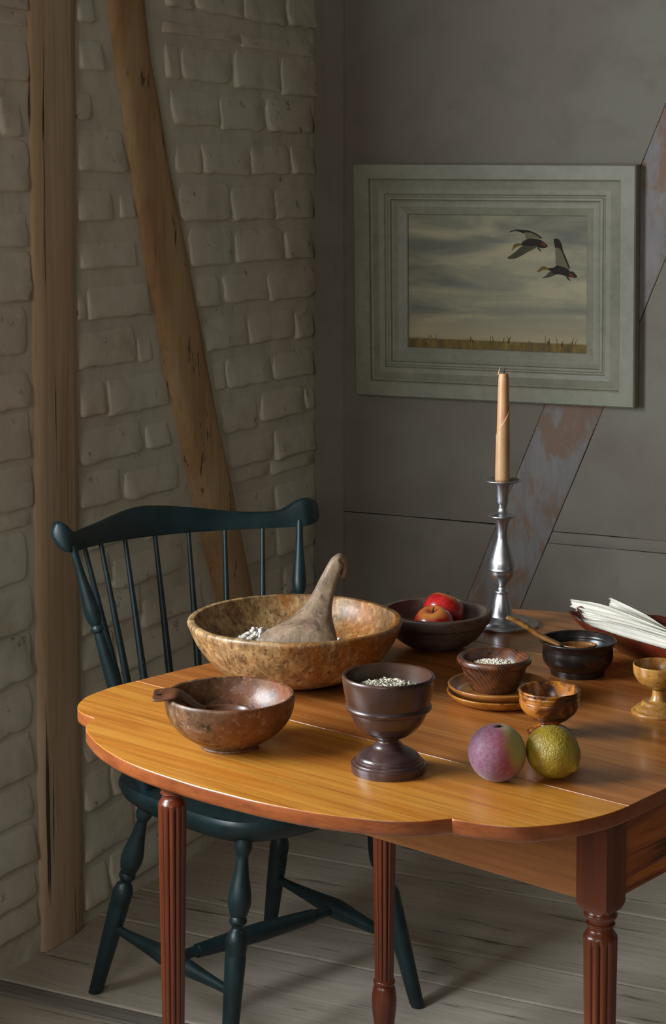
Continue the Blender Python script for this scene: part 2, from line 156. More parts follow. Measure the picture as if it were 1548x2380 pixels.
def slab(outline, z0, z1, prof):
    """extruded outline; prof = list of (inset, z-fraction 0..1) from bottom to top"""
    P = [Vector((p[0], p[1])) for p in outline]; n = len(P)
    ar = sum(P[i].x * P[(i + 1) % n].y - P[(i + 1) % n].x * P[i].y for i in range(n))
    sg = 1 if ar > 0 else -1
    N = []
    for i in range(n):
        a = (P[i] - P[i - 1]); b = (P[(i + 1) % n] - P[i])
        a = a.normalized() if a.length > 1e-9 else Vector((1, 0)); b = b.normalized() if b.length > 1e-9 else a
        na = Vector((-a.y, a.x)) * sg; nb = Vector((-b.y, b.x)) * sg
        m = na + nb; m = m.normalized() if m.length > 1e-6 else na
        N.append(m / max(0.5, m.dot(na)))
    V = []; Fc = []
    for ins, fz in prof:
        for i in range(n): q = P[i] + N[i] * ins; V.append((q.x, q.y, z0 + (z1 - z0) * fz))
    m = len(prof)
    for j in range(m - 1):
        for i in range(n):
            k = (i + 1) % n; Fc.append([j * n + i, j * n + k, (j + 1) * n + k, (j + 1) * n + i])
    Fc.append(list(range(n))[::-1]); Fc.append([(m - 1) * n + i for i in range(n)])
    return V, Fc

# ---------------------------------------------------------------- materials
def lin(h):
    h = h.lstrip('#'); o = []
    for i in (0, 2, 4):
        c = int(h[i:i + 2], 16) / 255; o.append(c / 12.92 if c <= 0.04045 else ((c + 0.055) / 1.055) ** 2.4)
    return (o[0], o[1], o[2], 1)
class N:
    def __init__(s, name, rough=0.5, **kw):
        s.m = bpy.data.materials.new(name); s.m.use_nodes = True; s.t = s.m.node_tree; s.b = s.t.nodes['Principled BSDF']
        s.b.inputs['Roughness'].default_value = rough
        for k, v in kw.items(): s.b.inputs[k.replace('_', ' ')].default_value = v
        s.tc = s.t.nodes.new('ShaderNodeTexCoord').outputs['Object']
    def n(s, ty, **kw):
        o = s.t.nodes.new(ty)
        for k, v in kw.items(): setattr(o, k, v)
        return o
    def link(s, a, b): s.t.links.new(a, b)
    def map(s, scale=(1, 1, 1), loc=(0, 0, 0), rot=(0, 0, 0), src=None):
        o = s.n('ShaderNodeMapping'); s.link(src or s.tc, o.inputs[0])
        o.inputs['Scale'].default_value = scale; o.inputs['Location'].default_value = loc; o.inputs['Rotation'].default_value = rot
        return o.outputs[0]
    def noise(s, vec, scale=5, detail=6, rough=0.55, dist=0.0):
        o = s.n('ShaderNodeTexNoise'); s.link(vec, o.inputs['Vector'])
        for k, v in (('Scale', scale), ('Detail', detail), ('Roughness', rough), ('Distortion', dist)): o.inputs[k].default_value = v
        return o.outputs['Fac']
    def vor(s, vec, scale=20, feature='F1'):
        o = s.n('ShaderNodeTexVoronoi', feature=feature); s.link(vec, o.inputs['Vector']); o.inputs['Scale'].default_value = scale
        return o.outputs['Distance']
    def ramp(s, fac, stops, interp='LINEAR'):
        o = s.n('ShaderNodeValToRGB'); o.color_ramp.interpolation = interp; e = o.color_ramp.elements
        while len(e) < len(stops): e.new(0.5)
        for k, (p, c) in enumerate(stops):
            e[k].position = p; e[k].color = lin(c) if isinstance(c, str) else (c, c, c, 1)
        s.link(fac, o.inputs[0]); return o.outputs[0]
    def mix(s, fac, a, b, mode='MIX'):
        o = s.n('ShaderNodeMix', data_type='RGBA', blend_type=mode)
        for k, v in ((0, fac), (6, a), (7, b)):
            if hasattr(v, 'is_linked'): s.link(v, o.inputs[k])
            elif isinstance(v, (int, float)) and k == 0: o.inputs[0].default_value = v
            else: o.inputs[k].default_value = lin(v) if isinstance(v, str) else (v, v, v, 1)
        return o.outputs[2]
    def math(s, op, a, b=0.0):
        o = s.n('ShaderNodeMath', operation=op)
        for k, v in ((0, a), (1, b)):
            if hasattr(v, 'is_linked'): s.link(v, o.inputs[k])
            else: o.inputs[k].default_value = v
        return o.outputs[0]
    def axis(s, vec, k):
        o = s.n('ShaderNodeSeparateXYZ'); s.link(vec, o.inputs[0]); return o.outputs[k]
    def random(s, vec=None):
        o = s.n('ShaderNodeObjectInfo'); a = s.n('ShaderNodeVectorMath', operation='SCALE')
        c = s.n('ShaderNodeCombineXYZ')
        for k in range(3): s.link(o.outputs['Random'], c.inputs[k])
        s.link(c.outputs[0], a.inputs[0]); a.inputs['Scale'].default_value = 37.0
        b = s.n('ShaderNodeVectorMath', operation='ADD'); s.link(vec or s.tc, b.inputs[0]); s.link(a.outputs[0], b.inputs[1])
        s.rand = o.outputs['Random']
        return b.outputs[0]
    def bump(s, h, strength=0.3, dist=0.002):
        o = s.n('ShaderNodeBump'); o.inputs['Strength'].default_value = strength; o.inputs['Distance'].default_value = dist
        s.link(h, o.inputs['Height'])
        if s.b.inputs['Normal'].is_linked: s.link(s.b.inputs['Normal'].links[0].from_socket, o.inputs['Normal'])
        s.link(o.outputs[0], s.b.inputs['Normal']); return s
    def col(s, c): s.link(c, s.b.inputs['Base Color']); return s
    def ro(s, c): s.link(c, s.b.inputs['Roughness']); return s

def wood(name, stops, st=(1.2, 16, 16), fine=(5, 170, 170), rough=0.35, fib=0.35, bump=0.15, rnd=False, dist=0.8, coat=0.0, figure=0.0):
    k = N(name, rough)
    src = k.random() if rnd else k.tc
    v = k.map(st, src=src); a = k.noise(v, 1.0, 7, 0.6, dist)
    if figure:
        w = k.n('ShaderNodeTexWave', wave_type='BANDS', bands_direction='Y'); k.link(k.map((0.5, 5, 1), src=src), w.inputs['Vector'])
        w.inputs['Scale'].default_value = 1.6; w.inputs['Distortion'].default_value = 7.0; w.inputs['Detail'].default_value = 3; w.inputs['Detail Scale'].default_value = 0.7
        o = k.n('ShaderNodeMix'); o.inputs[0].default_value = figure; k.link(a, o.inputs[2]); k.link(w.outputs['Fac'], o.inputs[3]); a = o.outputs[0]
    c = k.ramp(a, stops)
    f = k.noise(k.map(fine, src=src), 1.0, 4, 0.7)
    fr = k.ramp(f, [(0.32, 1 - fib), (0.56, 1.0)])
    c = k.mix(1.0, c, fr, 'MULTIPLY')
    k.col(c).bump(f, bump, 0.0008)
    if coat: k.b.inputs['Coat Weight'].default_value = coat; k.b.inputs['Coat Roughness'].default_value = 0.12
    return k
def burl(name, stops, scale=22, rough=0.4, spot=None, spots=0.5, spotscale=60, patch=None, pdir=None, bump=0.25, dist=1.6, stretch=(1, 1, 1), coat=0.0, light=None):
    k = N(name, rough); v = k.map(stretch, (sum(map(ord, name)) % 17 * 0.31, 0.7, 0.2))
    a = k.noise(v, scale, 9, 0.62, dist); c = k.ramp(a, stops)
    if patch:
        p = k.noise(k.map(stretch, (3.1, 0.2, 5.5)), scale * 0.32, 4, 0.55, 0.8)
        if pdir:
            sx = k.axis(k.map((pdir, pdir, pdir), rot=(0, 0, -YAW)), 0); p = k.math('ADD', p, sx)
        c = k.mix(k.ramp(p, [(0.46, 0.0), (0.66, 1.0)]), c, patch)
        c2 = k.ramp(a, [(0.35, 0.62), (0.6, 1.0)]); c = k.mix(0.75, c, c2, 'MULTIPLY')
    if spot:
        d = k.noise(v, spotscale, 5, 0.7, 0.5); c = k.mix(k.ramp(d, [(0.30 + 0.12 * spots, 1.0), (0.40 + 0.12 * spots, 0.0)]), c, spot)
    if light:
        d = k.noise(k.map(stretch, (5, 2, 1)), light[1], 6, 0.7, 0.4); c = k.mix(k.ramp(d, [(0.54, 0.0), (0.66, light[2])]), c, light[0])
    k.col(c).bump(k.noise(v, scale * 3.5, 6, 0.65), bump, 0.0012)
    r = k.noise(v, scale * 0.8, 4); rr = k.ramp(r, [(0.3, max(0.05, rough - 0.10)), (0.7, min(1, rough + 0.16))]); k.ro(rr)
    if coat: k.b.inputs['Coat Weight'].default_value = coat; k.b.inputs['Coat Roughness'].default_value = 0.18
    return k

def whitewash(name, a='#d4d1bf', b='#d0c3b3', c='#b3a995', dirt='#5a4c3b', amt=0.61, bmp=0.5):
    k = N(name, 0.88)
    n1 = k.noise(k.map((1, 1, 1)), 2.6, 5, 0.55, 0.6); n2 = k.noise(k.map((1, 1, 1), (4, 2, 7)), 9, 6, 0.6, 0.3)
    col = k.mix(k.ramp(n1, [(0.38, 0.0), (0.62, 1.0)]), a, b)
    col = k.mix(k.ramp(n2, [(0.50, 0.0), (0.75, 0.8)]), col, c)
    n3 = k.noise(k.map((1, 1, 1), (1, 9, 3)), 27, 7, 0.7)
    col = k.mix(k.ramp(n3, [(amt, 0.0), (amt + 0.10, 0.85)]), col, dirt)
    k.col(col).bump(k.noise(k.map(), 130, 5, 0.7), bmp * 0.5, 0.0012).bump(k.noise(k.map(), 22, 6, 0.6, 0.4), bmp, 0.004)
    return k.m

M = {}
M['wash'] = whitewash('whitewashed_brick')
M['mortar'] = whitewash('whitewashed_mortar', '#cecab8', '#c9beae', '#b1a897', amt=0.64, bmp=0.7)
M['plaster'] = whitewash('aged_plaster', '#7f7b70', '#7a7166', '#6f6a60', '#55493c', amt=0.70, bmp=0.35)
M['crack'] = N('dark_joint', 0.95, Base_Color=lin('#2a231b')).m
k = wood('worn_post_timber', [(0.2, '#a08262'), (0.45, '#b89b7c'), (0.62, '#c5ad93'), (0.8, '#c0b1a0')], st=(9, 9, 0.9), fine=(90, 90, 2.5), rough=0.8, fib=0.2, bump=0.5)
g = k.noise(k.map((46, 46, 1.5), (2, 5, 1)), 1.0, 4, 0.6); c0 = k.b.inputs['Base Color'].links[0].from_socket
k.col(k.mix(k.ramp(g, [(0.61, 0.0), (0.66, 0.95)]), c0, '#33241a')); M['post'] = k.m
k = wood('hewn_brace_timber', [(0.2, '#967048'), (0.45, '#ad8860'), (0.62, '#bd9d75'), (0.85, '#baa88f')], st=(7, 7, 1.6), fine=(90, 90, 4), rough=0.8, fib=0.2, bump=0.5)
g = k.noise(k.map((34, 34, 9), (2, 5, 8), (0.4, 0, 0)), 1.0, 5, 0.65); c0 = k.b.inputs['Base Color'].links[0].from_socket
k.col(k.mix(k.ramp(g, [(0.60, 0.0), (0.66, 0.85)]), c0, '#46321e')); M['brace'] = k.m
k = wood('painted_brace_timber', [(0.3, '#7e7b7b'), (0.7, '#8f8a87')], st=(9, 9, 2), fine=(60, 60, 6), rough=0.85, fib=0.2, bump=0.35)
g = k.noise(k.map((9, 9, 4.5), (1, 1, 1)), 1.6, 6, 0.66, 0.5); c0 = k.b.inputs['Base Color'].links[0].from_socket
k.col(k.mix(k.ramp(g, [(0.47, 0.0), (0.56, 0.8)]), c0, '#7d6250')); M['brace_painted'] = k.m

k = wood('scrubbed_floorboard', [(0.22, '#9f9382'), (0.45, '#b2a797'), (0.65, '#c0b6a7'), (0.85, '#b2a798')], st=(0.8, 9, 9), fine=(5, 260, 260), rough=0.62, fib=0.26, bump=0.35, rnd=True)
g = k.noise(k.map((3.5, 42, 42), (2, 5, 1), src=k.random()), 1.0, 5, 0.65); c0 = k.b.inputs['Base Color'].links[0].from_socket
k.col(k.mix(k.ramp(g, [(0.60, 0.0), (0.68, 0.8)]), c0, '#4a3e30')); M['floor'] = k.m
k = wood('grey_floor_strip', [(0.25, '#746e66'), (0.7, '#938b81')], st=(1.1, 13, 13), fine=(4.5, 150, 150), rough=0.62, fib=0.35, bump=0.35); M['floor_grey'] = k.m

TT = [(0.22, '#8f4f1c'), (0.42, '#b26a26'), (0.58, '#c88736'), (0.75, '#c27c2e')]
M['leaf'] = wood('golden_table_leaf', [(0.22, '#a05a1e'), (0.42, '#bd7529'), (0.58, '#cc8a36'), (0.78, '#c47f30')], st=(1.3, 15, 15), fine=(4, 210, 210), rough=0.30, fib=0.34, bump=0.10, coat=0.15, dist=1.6, figure=0.12).m
M['top'] = wood('brown_table_top', [(0.22, '#874b20'), (0.45, '#a5622c'), (0.62, '#b37236'), (0.8, '#a8672e')], st=(1.3, 14, 14), fine=(4, 210, 210), rough=0.27, fib=0.32, bump=0.10, coat=0.2, dist=1.8, figure=0.15).m
M['edge'] = wood('table_edge_wood', [(0.25, '#73391c'), (0.5, '#8f4c25'), (0.75, '#a35c30')], st=(6, 6, 30), fine=(60, 60, 200), rough=0.32, fib=0.25, bump=0.1, coat=0.2, dist=1.5).m
M['leg'] = wood('red_mahogany_leg', [(0.25, '#4e1f0f'), (0.5, '#682f19'), (0.75, '#7a3d20')], st=(14, 14, 1.2), fine=(160, 160, 5), rough=0.32, fib=0.3, bump=0.1, coat=0.2).m
M['apron'] = wood('plain_apron_wood', [(0.25, '#8a5228'), (0.5, '#a76a38'), (0.8, '#b57b45')], st=(1.5, 12, 16), fine=(5, 120, 150), rough=0.45, fib=0.25, bump=0.15).m
M['endapron'] = wood('striped_end_apron', [(0.36, '#4a1c08'), (0.46, '#a04e14'), (0.60, '#c06a1c'), (0.72, '#8a4010')], st=(14, 1.6, 26), fine=(150, 5, 150), rough=0.3, fib=0.25, bump=0.1, coat=0.2, dist=2.0).m
k = N('green_black_paint', 0.42); a = k.noise(k.map(), 16, 5, 0.6); b = k.noise(k.map((1, 1, 1), (3, 1, 2)), 95, 5, 0.7)
c = k.ramp(a, [(0.35, '#112123'), (0.65, '#1a3034')]); c = k.mix(k.ramp(b, [(0.69, 0.0), (0.74, 0.7)]), c, '#7d8074')
k.col(c).bump(k.noise(k.map(), 60, 5), 0.2, 0.001); M['chair'] = k.m

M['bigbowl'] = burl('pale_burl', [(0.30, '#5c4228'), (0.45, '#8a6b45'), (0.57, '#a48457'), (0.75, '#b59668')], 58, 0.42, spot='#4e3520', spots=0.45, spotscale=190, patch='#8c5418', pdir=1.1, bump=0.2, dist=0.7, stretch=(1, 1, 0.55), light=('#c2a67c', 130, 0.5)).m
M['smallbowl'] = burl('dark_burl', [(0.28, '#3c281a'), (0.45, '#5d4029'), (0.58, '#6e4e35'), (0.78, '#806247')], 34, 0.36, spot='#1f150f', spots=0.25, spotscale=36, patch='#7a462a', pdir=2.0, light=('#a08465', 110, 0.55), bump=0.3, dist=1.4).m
M['goblet'] = burl('dark_lignum', [(0.3, '#35252a'), (0.5, '#42302f'), (0.7, '#4b3735')], 14, 0.30, spot='#331f16', spots=0.3, spotscale=30, patch='#4a2e1c', bump=0.08, coat=0.25).m
M['cup'] = burl('tortoise_wood', [(0.38, '#24140e'), (0.48, '#5f3316'), (0.57, '#a3621f'), (0.72, '#b97c34')], 26, 0.28, spot='#22151a', spots=0.4, spotscale=40, bump=0.1, dist=1.2, coat=0.3).m
k = burl('figured_rosewood', [(0.32, '#22120e'), (0.46, '#452619'), (0.58, '#65381f'), (0.75, '#78452a')], 20, 0.30, spot='#140d0d', spots=0.4, spotscale=34, bump=0.1, dist=1.2, coat=0.3)
w = k.n('ShaderNodeTexWave', wave_type='BANDS', bands_direction='DIAGONAL'); k.link(k.map((1, 1, 1)), w.inputs['Vector']); w.inputs['Scale'].default_value = 95; w.inputs['Distortion'].default_value = 4; w.inputs['Detail'].default_value = 3
c0 = k.b.inputs['Base Color'].links[0].from_socket
k.col(k.mix(k.ramp(w.outputs['Fac'], [(0.88, 0.0), (1.0, 0.35)]), c0, '#9a6c50')); M['striped'] = k.m
M['plate'] = wood('honey_plate', [(0.3, '#7d4a1e'), (0.5, '#a56a30'), (0.75, '#bb8244')], st=(3, 26, 26), fine=(12, 260, 260), rough=0.33, fib=0.3, bump=0.1, coat=0.2).m
k = burl('honey_burl_plate', [(0.3, '#6b3b14'), (0.5, '#a0641f'), (0.75, '#b97c30')], 26, 0.33, spot='#3c1f0d', spots=0.3, spotscale=60, bump=0.1, coat=0.2); M['plate2'] = k.m
M['black'] = burl('ebonised_wood', [(0.35, '#17120f'), (0.6, '#1f1714'), (0.75, '#2a1b14')], 16, 0.30, spot='#4a2412', spots=0.25, spotscale=26, bump=0.1, stretch=(1, 1, 2.0), coat=0.2).m
M['yellow'] = burl('speckled_boxwood', [(0.28, '#6d4719'), (0.45, '#98692e'), (0.62, '#ad7f3e'), (0.8, '#b98d4c')], 24, 0.30, spot='#5a3a16', spots=0.10, spotscale=150, bump=0.08, coat=0.3).m
M['applebowl'] = wood('weathered_bowl', [(0.25, '#382a22'), (0.5, '#54433a'), (0.75, '#6a594c')], st=(5, 24, 24), fine=(12, 190, 190), rough=0.5, fib=0.3, bump=0.35, dist=1.5).m
M['scoop'] = burl('scoop_burl', [(0.28, '#54402f'), (0.45, '#75604d'), (0.6, '#8e775f'), (0.8, '#a18b72')], 34, 0.5, spot='#463226', spots=0.15, spotscale=170, bump=0.25, dist=1.0, stretch=(1, 1, 0.45), light=('#b0a08a', 120, 0.4)).m
M['spoon'] = burl('spoon_horn', [(0.3, '#4c2c12'), (0.5, '#86592a'), (0.75, '#a0733c')], 34, 0.32, spot='#38210f', spots=0.2, spotscale=60, bump=0.1, coat=0.2).m
M['ladle'] = burl('ladle_dark', [(0.3, '#3a2018'), (0.5, '#57331f'), (0.75, '#6b4430')], 20, 0.33, bump=0.1, coat=0.2).m
k = N('pewter', 0.36, Metallic=1.0); a = k.noise(k.map(), 45, 6, 0.65); k.col(k.ramp(a, [(0.3, '#a3a3a6'), (0.7, '#c4c4c8')])); k.ro(k.ramp(a, [(0.3, 0.30), (0.75, 0.44)])); M['pewter'] = k.m
k = N('beeswax', 0.42, Subsurface_Weight=0.35, Subsurface_Scale=0.01); k.b.inputs['Subsurface Radius'].default_value = (1.0, 0.5, 0.2)
a = k.noise(k.map((1, 1, 0.3)), 90, 5, 0.6); k.col(k.ramp(a, [(0.3, '#a87a50'), (0.6, '#b98c63'), (0.85, '#ccab87')])).bump(a, 0.15, 0.0006); M['wax'] = k.m
M['wick'] = N('charred_wick', 0.9, Base_Color=lin('#1a1817')).m
k = N('red_apple_skin', 0.22, Coat_Weight=0.3); z = k.axis(k.map(), 2); x = k.axis(k.map(), 0)
st = k.noise(k.map((70, 70, 14)), 1.0, 5, 0.6); pa = k.noise(k.map((1, 1, 1), (0.35, 0.2, 0.9)), 26, 2, 0.4)
c = k.ramp(st, [(0.3, '#780c12'), (0.55, '#a51c1c'), (0.75, '#bf3a28')])
top = k.math('ADD', k.math('MULTIPLY', z, 20.0), k.math('MULTIPLY', pa, 0.4))
c = k.mix(k.ramp(top, [(0.60, 0.0), (0.80, 0.9)]), c, '#d09a44')
dots = k.vor(k.map(), 260); c = k.mix(k.ramp(dots, [(0.08, 0.3), (0.13, 0.0)]), c, '#d8a070'); k.col(c); M['apple'] = k.m
k = N('peach_skin', 0.62, Sheen_Weight=0.25); v = k.map(); x = k.axis(v, 0); z = k.axis(v, 2); a = k.noise(v, 34, 5, 0.6, 0.4); f = k.noise(v, 210, 6, 0.75)
g = k.math('ADD', k.math('MULTIPLY', x, 19.0), k.math('ADD', k.math('MULTIPLY', a, 0.5), 0.20)); g = k.math('ADD', g, k.math('MULTIPLY', z, 5.5))
c = k.ramp(g, [(0.18, '#6d3a50'), (0.50, '#7f2e40'), (0.66, '#8a2f38'), (0.82, '#998040'), (0.95, '#9a9448')])
bl = k.math('MULTIPLY', k.ramp(f, [(0.38, 0.0), (0.66, 0.5)]), k.ramp(g, [(0.5, 1.0), (0.8, 0.15)]))
k.col(k.mix(bl, c, '#92798f')).bump(f, 0.12, 0.0006); M['peach'] = k.m
k = N('green_lemon_rind', 0.30, Coat_Weight=0.1); v = k.map(); a = k.noise(v, 30, 4); p = k.noise(v, 300, 2, 0.5, 0.2)
k.col(k.ramp(a, [(0.3, '#877020'), (0.5, '#9a842a'), (0.72, '#9d913c')])).bump(k.vor(v, 520), 0.6, -0.0010).bump(p, 0.55, 0.0014); M['lemon'] = k.m
k = N('dried_husk', 0.6, Subsurface_Weight=0.1, Subsurface_Scale=0.004); a = k.noise(k.map((1, 1, 1)), 22, 5); st = k.noise(k.map((3, 170, 170), src=k.map(rot=(0, 0, radians(29.2)))), 1.0, 4, 0.65)
k.col(k.mix(1.0, k.ramp(a, [(0.3, '#c8c1ab'), (0.6, '#d6d1c4'), (0.8, '#c6b994')]), k.ramp(st, [(0.32, 0.72), (0.55, 1.0)]), 'MULTIPLY')); M['husk'] = k.m
M['tray'] = burl('red_carved_tray', [(0.3, '#3e150d'), (0.5, '#5e2214'), (0.75, '#7a3019')], 22, 0.34, bump=0.2, coat=0.25).m
k = N('pale_beans', 0.45); a = k.noise(k.map(), 160, 3); k.col(k.ramp(a, [(0.33, '#8d7f72'), (0.45, '#c6beb2')])); M['bean'] = k.m
k = N('pale_seeds', 0.5); a = k.noise(k.map(), 210, 3); k.col(k.ramp(a, [(0.32, '#5a4a38'), (0.40, '#b4ac96'), (0.62, '#cfcab9')])); M['seed'] = k.m
k = N('white_grain', 0.5); a = k.noise(k.map(), 260, 3); k.col(k.ramp(a, [(0.35, '#c9b48e'), (0.5, '#ece5d6')])); M['grain'] = k.m
k = wood('sage_frame_paint', [(0.3, '#7a7968'), (0.55, '#878573'), (0.8, '#908e7e')], st=(5, 5, 5), fine=(40, 40, 40), rough=0.55, fib=0.16, bump=0.15); M['frame'] = k.m
# painted canvas: clouded sky over a strip of stubble
k = N('oil_painting', 0.7); v = k.map(); x = k.axis(v, 0); z = k.axis(v, 2)
cl = k.noise(k.map((2.2, 1, 11), (0.6, 0, 0.1), (0, radians(-14), 0)), 1.5, 4, 0.5, 0.7); cl2 = k.noise(k.map((9, 1, 40), (0, 0, 0), (0, radians(-14), 0)), 1.0, 5, 0.6)
sky = k.ramp(k.math('ADD', k.math('MULTIPLY', cl, 0.85), k.math('MULTIPLY', cl2, 0.15)), [(0.36, '#68675c'), (0.48, '#827f6b'), (0.60, '#a29a7c')])
sky = k.mix(k.ramp(z, [(0.035, 0.75), (0.10, 0.0)]), sky, '#a39472')
gr = k.noise(k.map((60, 1, 18)), 1.0, 6, 0.7); grass = k.ramp(gr, [(0.3, '#3a2f14'), (0.5, '#66531c'), (0.75, '#86702c')])
k.col(k.mix(k.ramp(z, [(0.0255, 1.0), (0.0275, 0.0)]), sky, grass)).bump(k.noise(k.map(), 600, 3), 0.15, 0.0006); M['canvas'] = k.m
M['duck_dark'] = N('paint_dark_brown', 0.85, Base_Color=lin('#231d14')).m
M['duck_head'] = N('paint_ochre', 0.85, Base_Color=lin('#6a4e1c')).m
M['duck_wing'] = N('paint_pale_wing', 0.85, Base_Color=lin('#67634c')).m
M['duck_low'] = N('paint_grey_wing', 0.85, Base_Color=lin('#45402f')).m
M['duck_tail'] = N('paint_rust', 0.85, Base_Color=lin('#6e3214')).m
M['stalk'] = N('paint_straw', 0.85, Base_Color=lin('#5d4d26')).m

# ================================================================ ROOM
XL, YB, XR, YF, ZC = -2.0144, 4.01, 2.6, -1.75, 2.75
# ---- left wall: uneven whitewashed masonry with brick faces standing proud of the joints
def rough_grid(u0, u1, w0, w1, nu, nw, fn):
    V = []; Fc = []
    for j in range(nw + 1):
        for i in range(nu + 1): V.append(fn(u0 + (u1 - u0) * i / nu, w0 + (w1 - w0) * j / nw))
    for j in range(nw):
        for i in range(nu): a = j * (nu + 1) + i; Fc.append([a, a + 1, a + nu + 2, a + nu + 1])
    return V, Fc
def bulge(y, z): return 0.0035 * noise.noise(Vector((y * 3, z * 3, 1))) + 0.0026 * noise.noise(Vector((y * 14, z * 16, 5))) + 0.0008 * noise.noise(Vector((y * 60, z * 60, 9)))
mb = MB()
mb.add(*rough_grid(WY1, YB + 0.02, -0.02, ZC, 190, 200, lambda y, z: (XL + (bulge(y, z) if y > WY1 + 0.03 else 0), y, z)))
mb.add(*box(XL - 0.30, XL, YF, WY0, 0, ZC)); mb.add(*box(XL - 0.30, XL, WY0, WY1, 0, WZ0)); mb.add(*box(XL - 0.30, XL, WY0, WY1, WZ1, ZC))
mb.add(*box(XL - 0.30, XL - 0.02, WY1, YB + 0.2, 0, ZC))
wl = mb.build('wall_left', M['mortar']); tag(wl, 'uneven whitewashed brick wall with exposed timbers behind the dark chair', 'wall', kind='structure')
def brick_mesh(y0, y1, z0, z1, seed):
    rnd = random.Random(seed); cy, cz = (y0 + y1) / 2, (z0 + z1) / 2; hy, hz = (y1 - y0) / 2, (z1 - z0) / 2
    rad = min(hy, hz) * rnd.uniform(0.25, 0.55); pts = []
    for (sx, sy, a0) in ((1, 1, 0), (-1, 1, pi / 2), (-1, -1, pi), (1, -1, 1.5 * pi)):
        for k in range(4):
            a = a0 + k * pi / 6; pts.append((sx * (hy - rad) + rad * cos(a), sy * (hz - rad) + rad * sin(a)))
    q = []
    for i in range(len(pts)):
        p, r = pts[i], pts[(i + 1) % len(pts)]; q.append(p); d = math.hypot(p[0] - r[0], p[1] - r[1])
        for m in range(1, int(d / 0.03) + 1): t = m / (int(d / 0.03) + 1); q.append((p[0] + (r[0] - p[0]) * t, p[1] + (r[1] - p[1]) * t))
    dep = rnd.uniform(0.0065, 0.012) * min(1.0, hz / 0.028); n = len(q); V = []; Fc = []; tilt = rnd.uniform(-0.04, 0.04)
    jit = [1.02 + 0.14 * noise.noise(Vector((p[0] * 45 + seed, p[1] * 45, 2.0))) for p in q]
    def face(yy, zz): return dep * (0.60 - 0.50 * zz / hz + 0.10 * yy / hy * (1 if seed % 2 else -1)) + 0.0014 * noise.noise(Vector((yy * 22 + seed, zz * 22, 7)))
    mn = min(hy, hz); rings = [(1 + 0.004 / mn, None), (1.0, 0.2), (1 - min(0.25, 0.0022 / mn), 0.72), (1 - min(0.42, 0.0075 / mn), 0.97), (0.52, 1.0), (0.26, 1.0)]
    for f0, dd in rings:
        for p, j in zip(q, jit):
            r = math.hypot(*p); f = f0 if f0 < 0.6 else max(0.4, 1 - (1 - f0) * mn / max(r, mn) * 1.0)
            f *= j if f0 > 0.6 else 1.0; yy, zz = p[0] * f, p[1] * f
            x = -0.008 if dd is None else dd * face(yy, zz)
            V.append((XL + x + bulge(cy + yy, cz + zz), cy + yy, cz + zz))
    V.append((XL + face(0, 0) + bulge(cy, cz), cy, cz)); R_ = len(rings)
    for r in range(R_ - 1):
        for i in range(n): k = (i + 1) % n; Fc.append([r * n + i, r * n + k, (r + 1) * n + k, (r + 1) * n + i])
    Fc += [[len(V) - 1, (R_ - 1) * n + i, (R_ - 1) * n + (i + 1) % n] for i in range(n)]
    return V, Fc
for i, (y0, y1, z0, z1) in enumerate(D['bricks']):
    V, Fc = brick_mesh(y0, y1, z0, z1, i * 3 + 1); build('brick', V, Fc, M['wash'], wl)
def timber(name, m, edge, x0, x1, parent, seed, lean=None):
    """hewn timber lying in the wall: edge = [(z, y_left, y_right)...]"""
    rnd = random.Random(seed); E = []
    for (za, la, ra), (zb, lb, rb) in zip(edge, edge[1:]):
        n = max(2, int(abs(zb - za) / 0.035))
        for k in range(n): t = k / n; E.append((za + (zb - za) * t, la + (lb - la) * t, ra + (rb - ra) * t))
    E.append(edge[-1]); C_ = []; A_ = []; B_ = []; V = []; Fc = []
    pr = [(-1, 0.0), (-1, 0.55), (-0.94, 0.92), (-0.6, 1.0), (-0.2, 1.03), (0.25, 1.03), (0.65, 1.0), (0.95, 0.9), (1, 0.55), (1, 0.0)]
    for z, l, r in E:
        l += 0.004 * noise.noise(Vector((z * 9, seed, 0))) + 0.002 * noise.noise(Vector((z * 40, seed, 3))); r += 0.004 * noise.noise(Vector((z * 9, seed, 8)))
        for u, h in pr:
            y = (l + r) / 2 + (r - l) / 2 * u
            V.append((x0 + (x1 + (lean(z) if lean else 0) - x0) * h + 0.0022 * noise.noise(Vector((y * 30, z * 7, seed))) * h, y, z))
    n = len(pr)
    for j in range(len(E) - 1):
        for i in range(n - 1): a = j * n + i; Fc.append([a, a + 1, a + n + 1, a + n])
    return build(name, V, Fc, m, parent)
timber('timber_post', M['post'], [(0.0, 2.842, 2.978), (0.5, 2.838, 2.975), (1.04, 2.835, 2.972), (1.8, 2.829, 2.974), (2.75, 2.822, 2.976)], XL - 0.02, XL + 0.014, wl, 3)
timber('timber_brace', M['brace'], [(0.0, 3.70, 3.79), (0.54, 3.516, 3.615), (0.86, 3.382, 3.520), (1.06, 3.308, 3.458), (1.25, 3.246, 3.405), (1.5, 3.172, 3.315), (1.70, 3.122, 3.250), (1.82, 3.090, 3.223), (2.75, 2.90, 2.98)][::-1], XL - 0.03, XL + 0.014, wl, 9, lambda z: 0.034 * min(1.0, max(0.0, (1.35 - z) / 0.8)) ** 1.3)
# dark open joint along the lower left side of the brace and a sunk joint beside the post
def strip(name, pts, w, x, parent, m):
    V = []; Fc = []
    for (z, y), ww in zip(pts, w): V += [(x, y - ww, z), (x, y + ww * 0.4, z)]
    for i in range(len(pts) - 1): Fc.append([2 * i, 2 * i + 1, 2 * i + 3, 2 * i + 2])
    return build(name, V, Fc, m, parent)

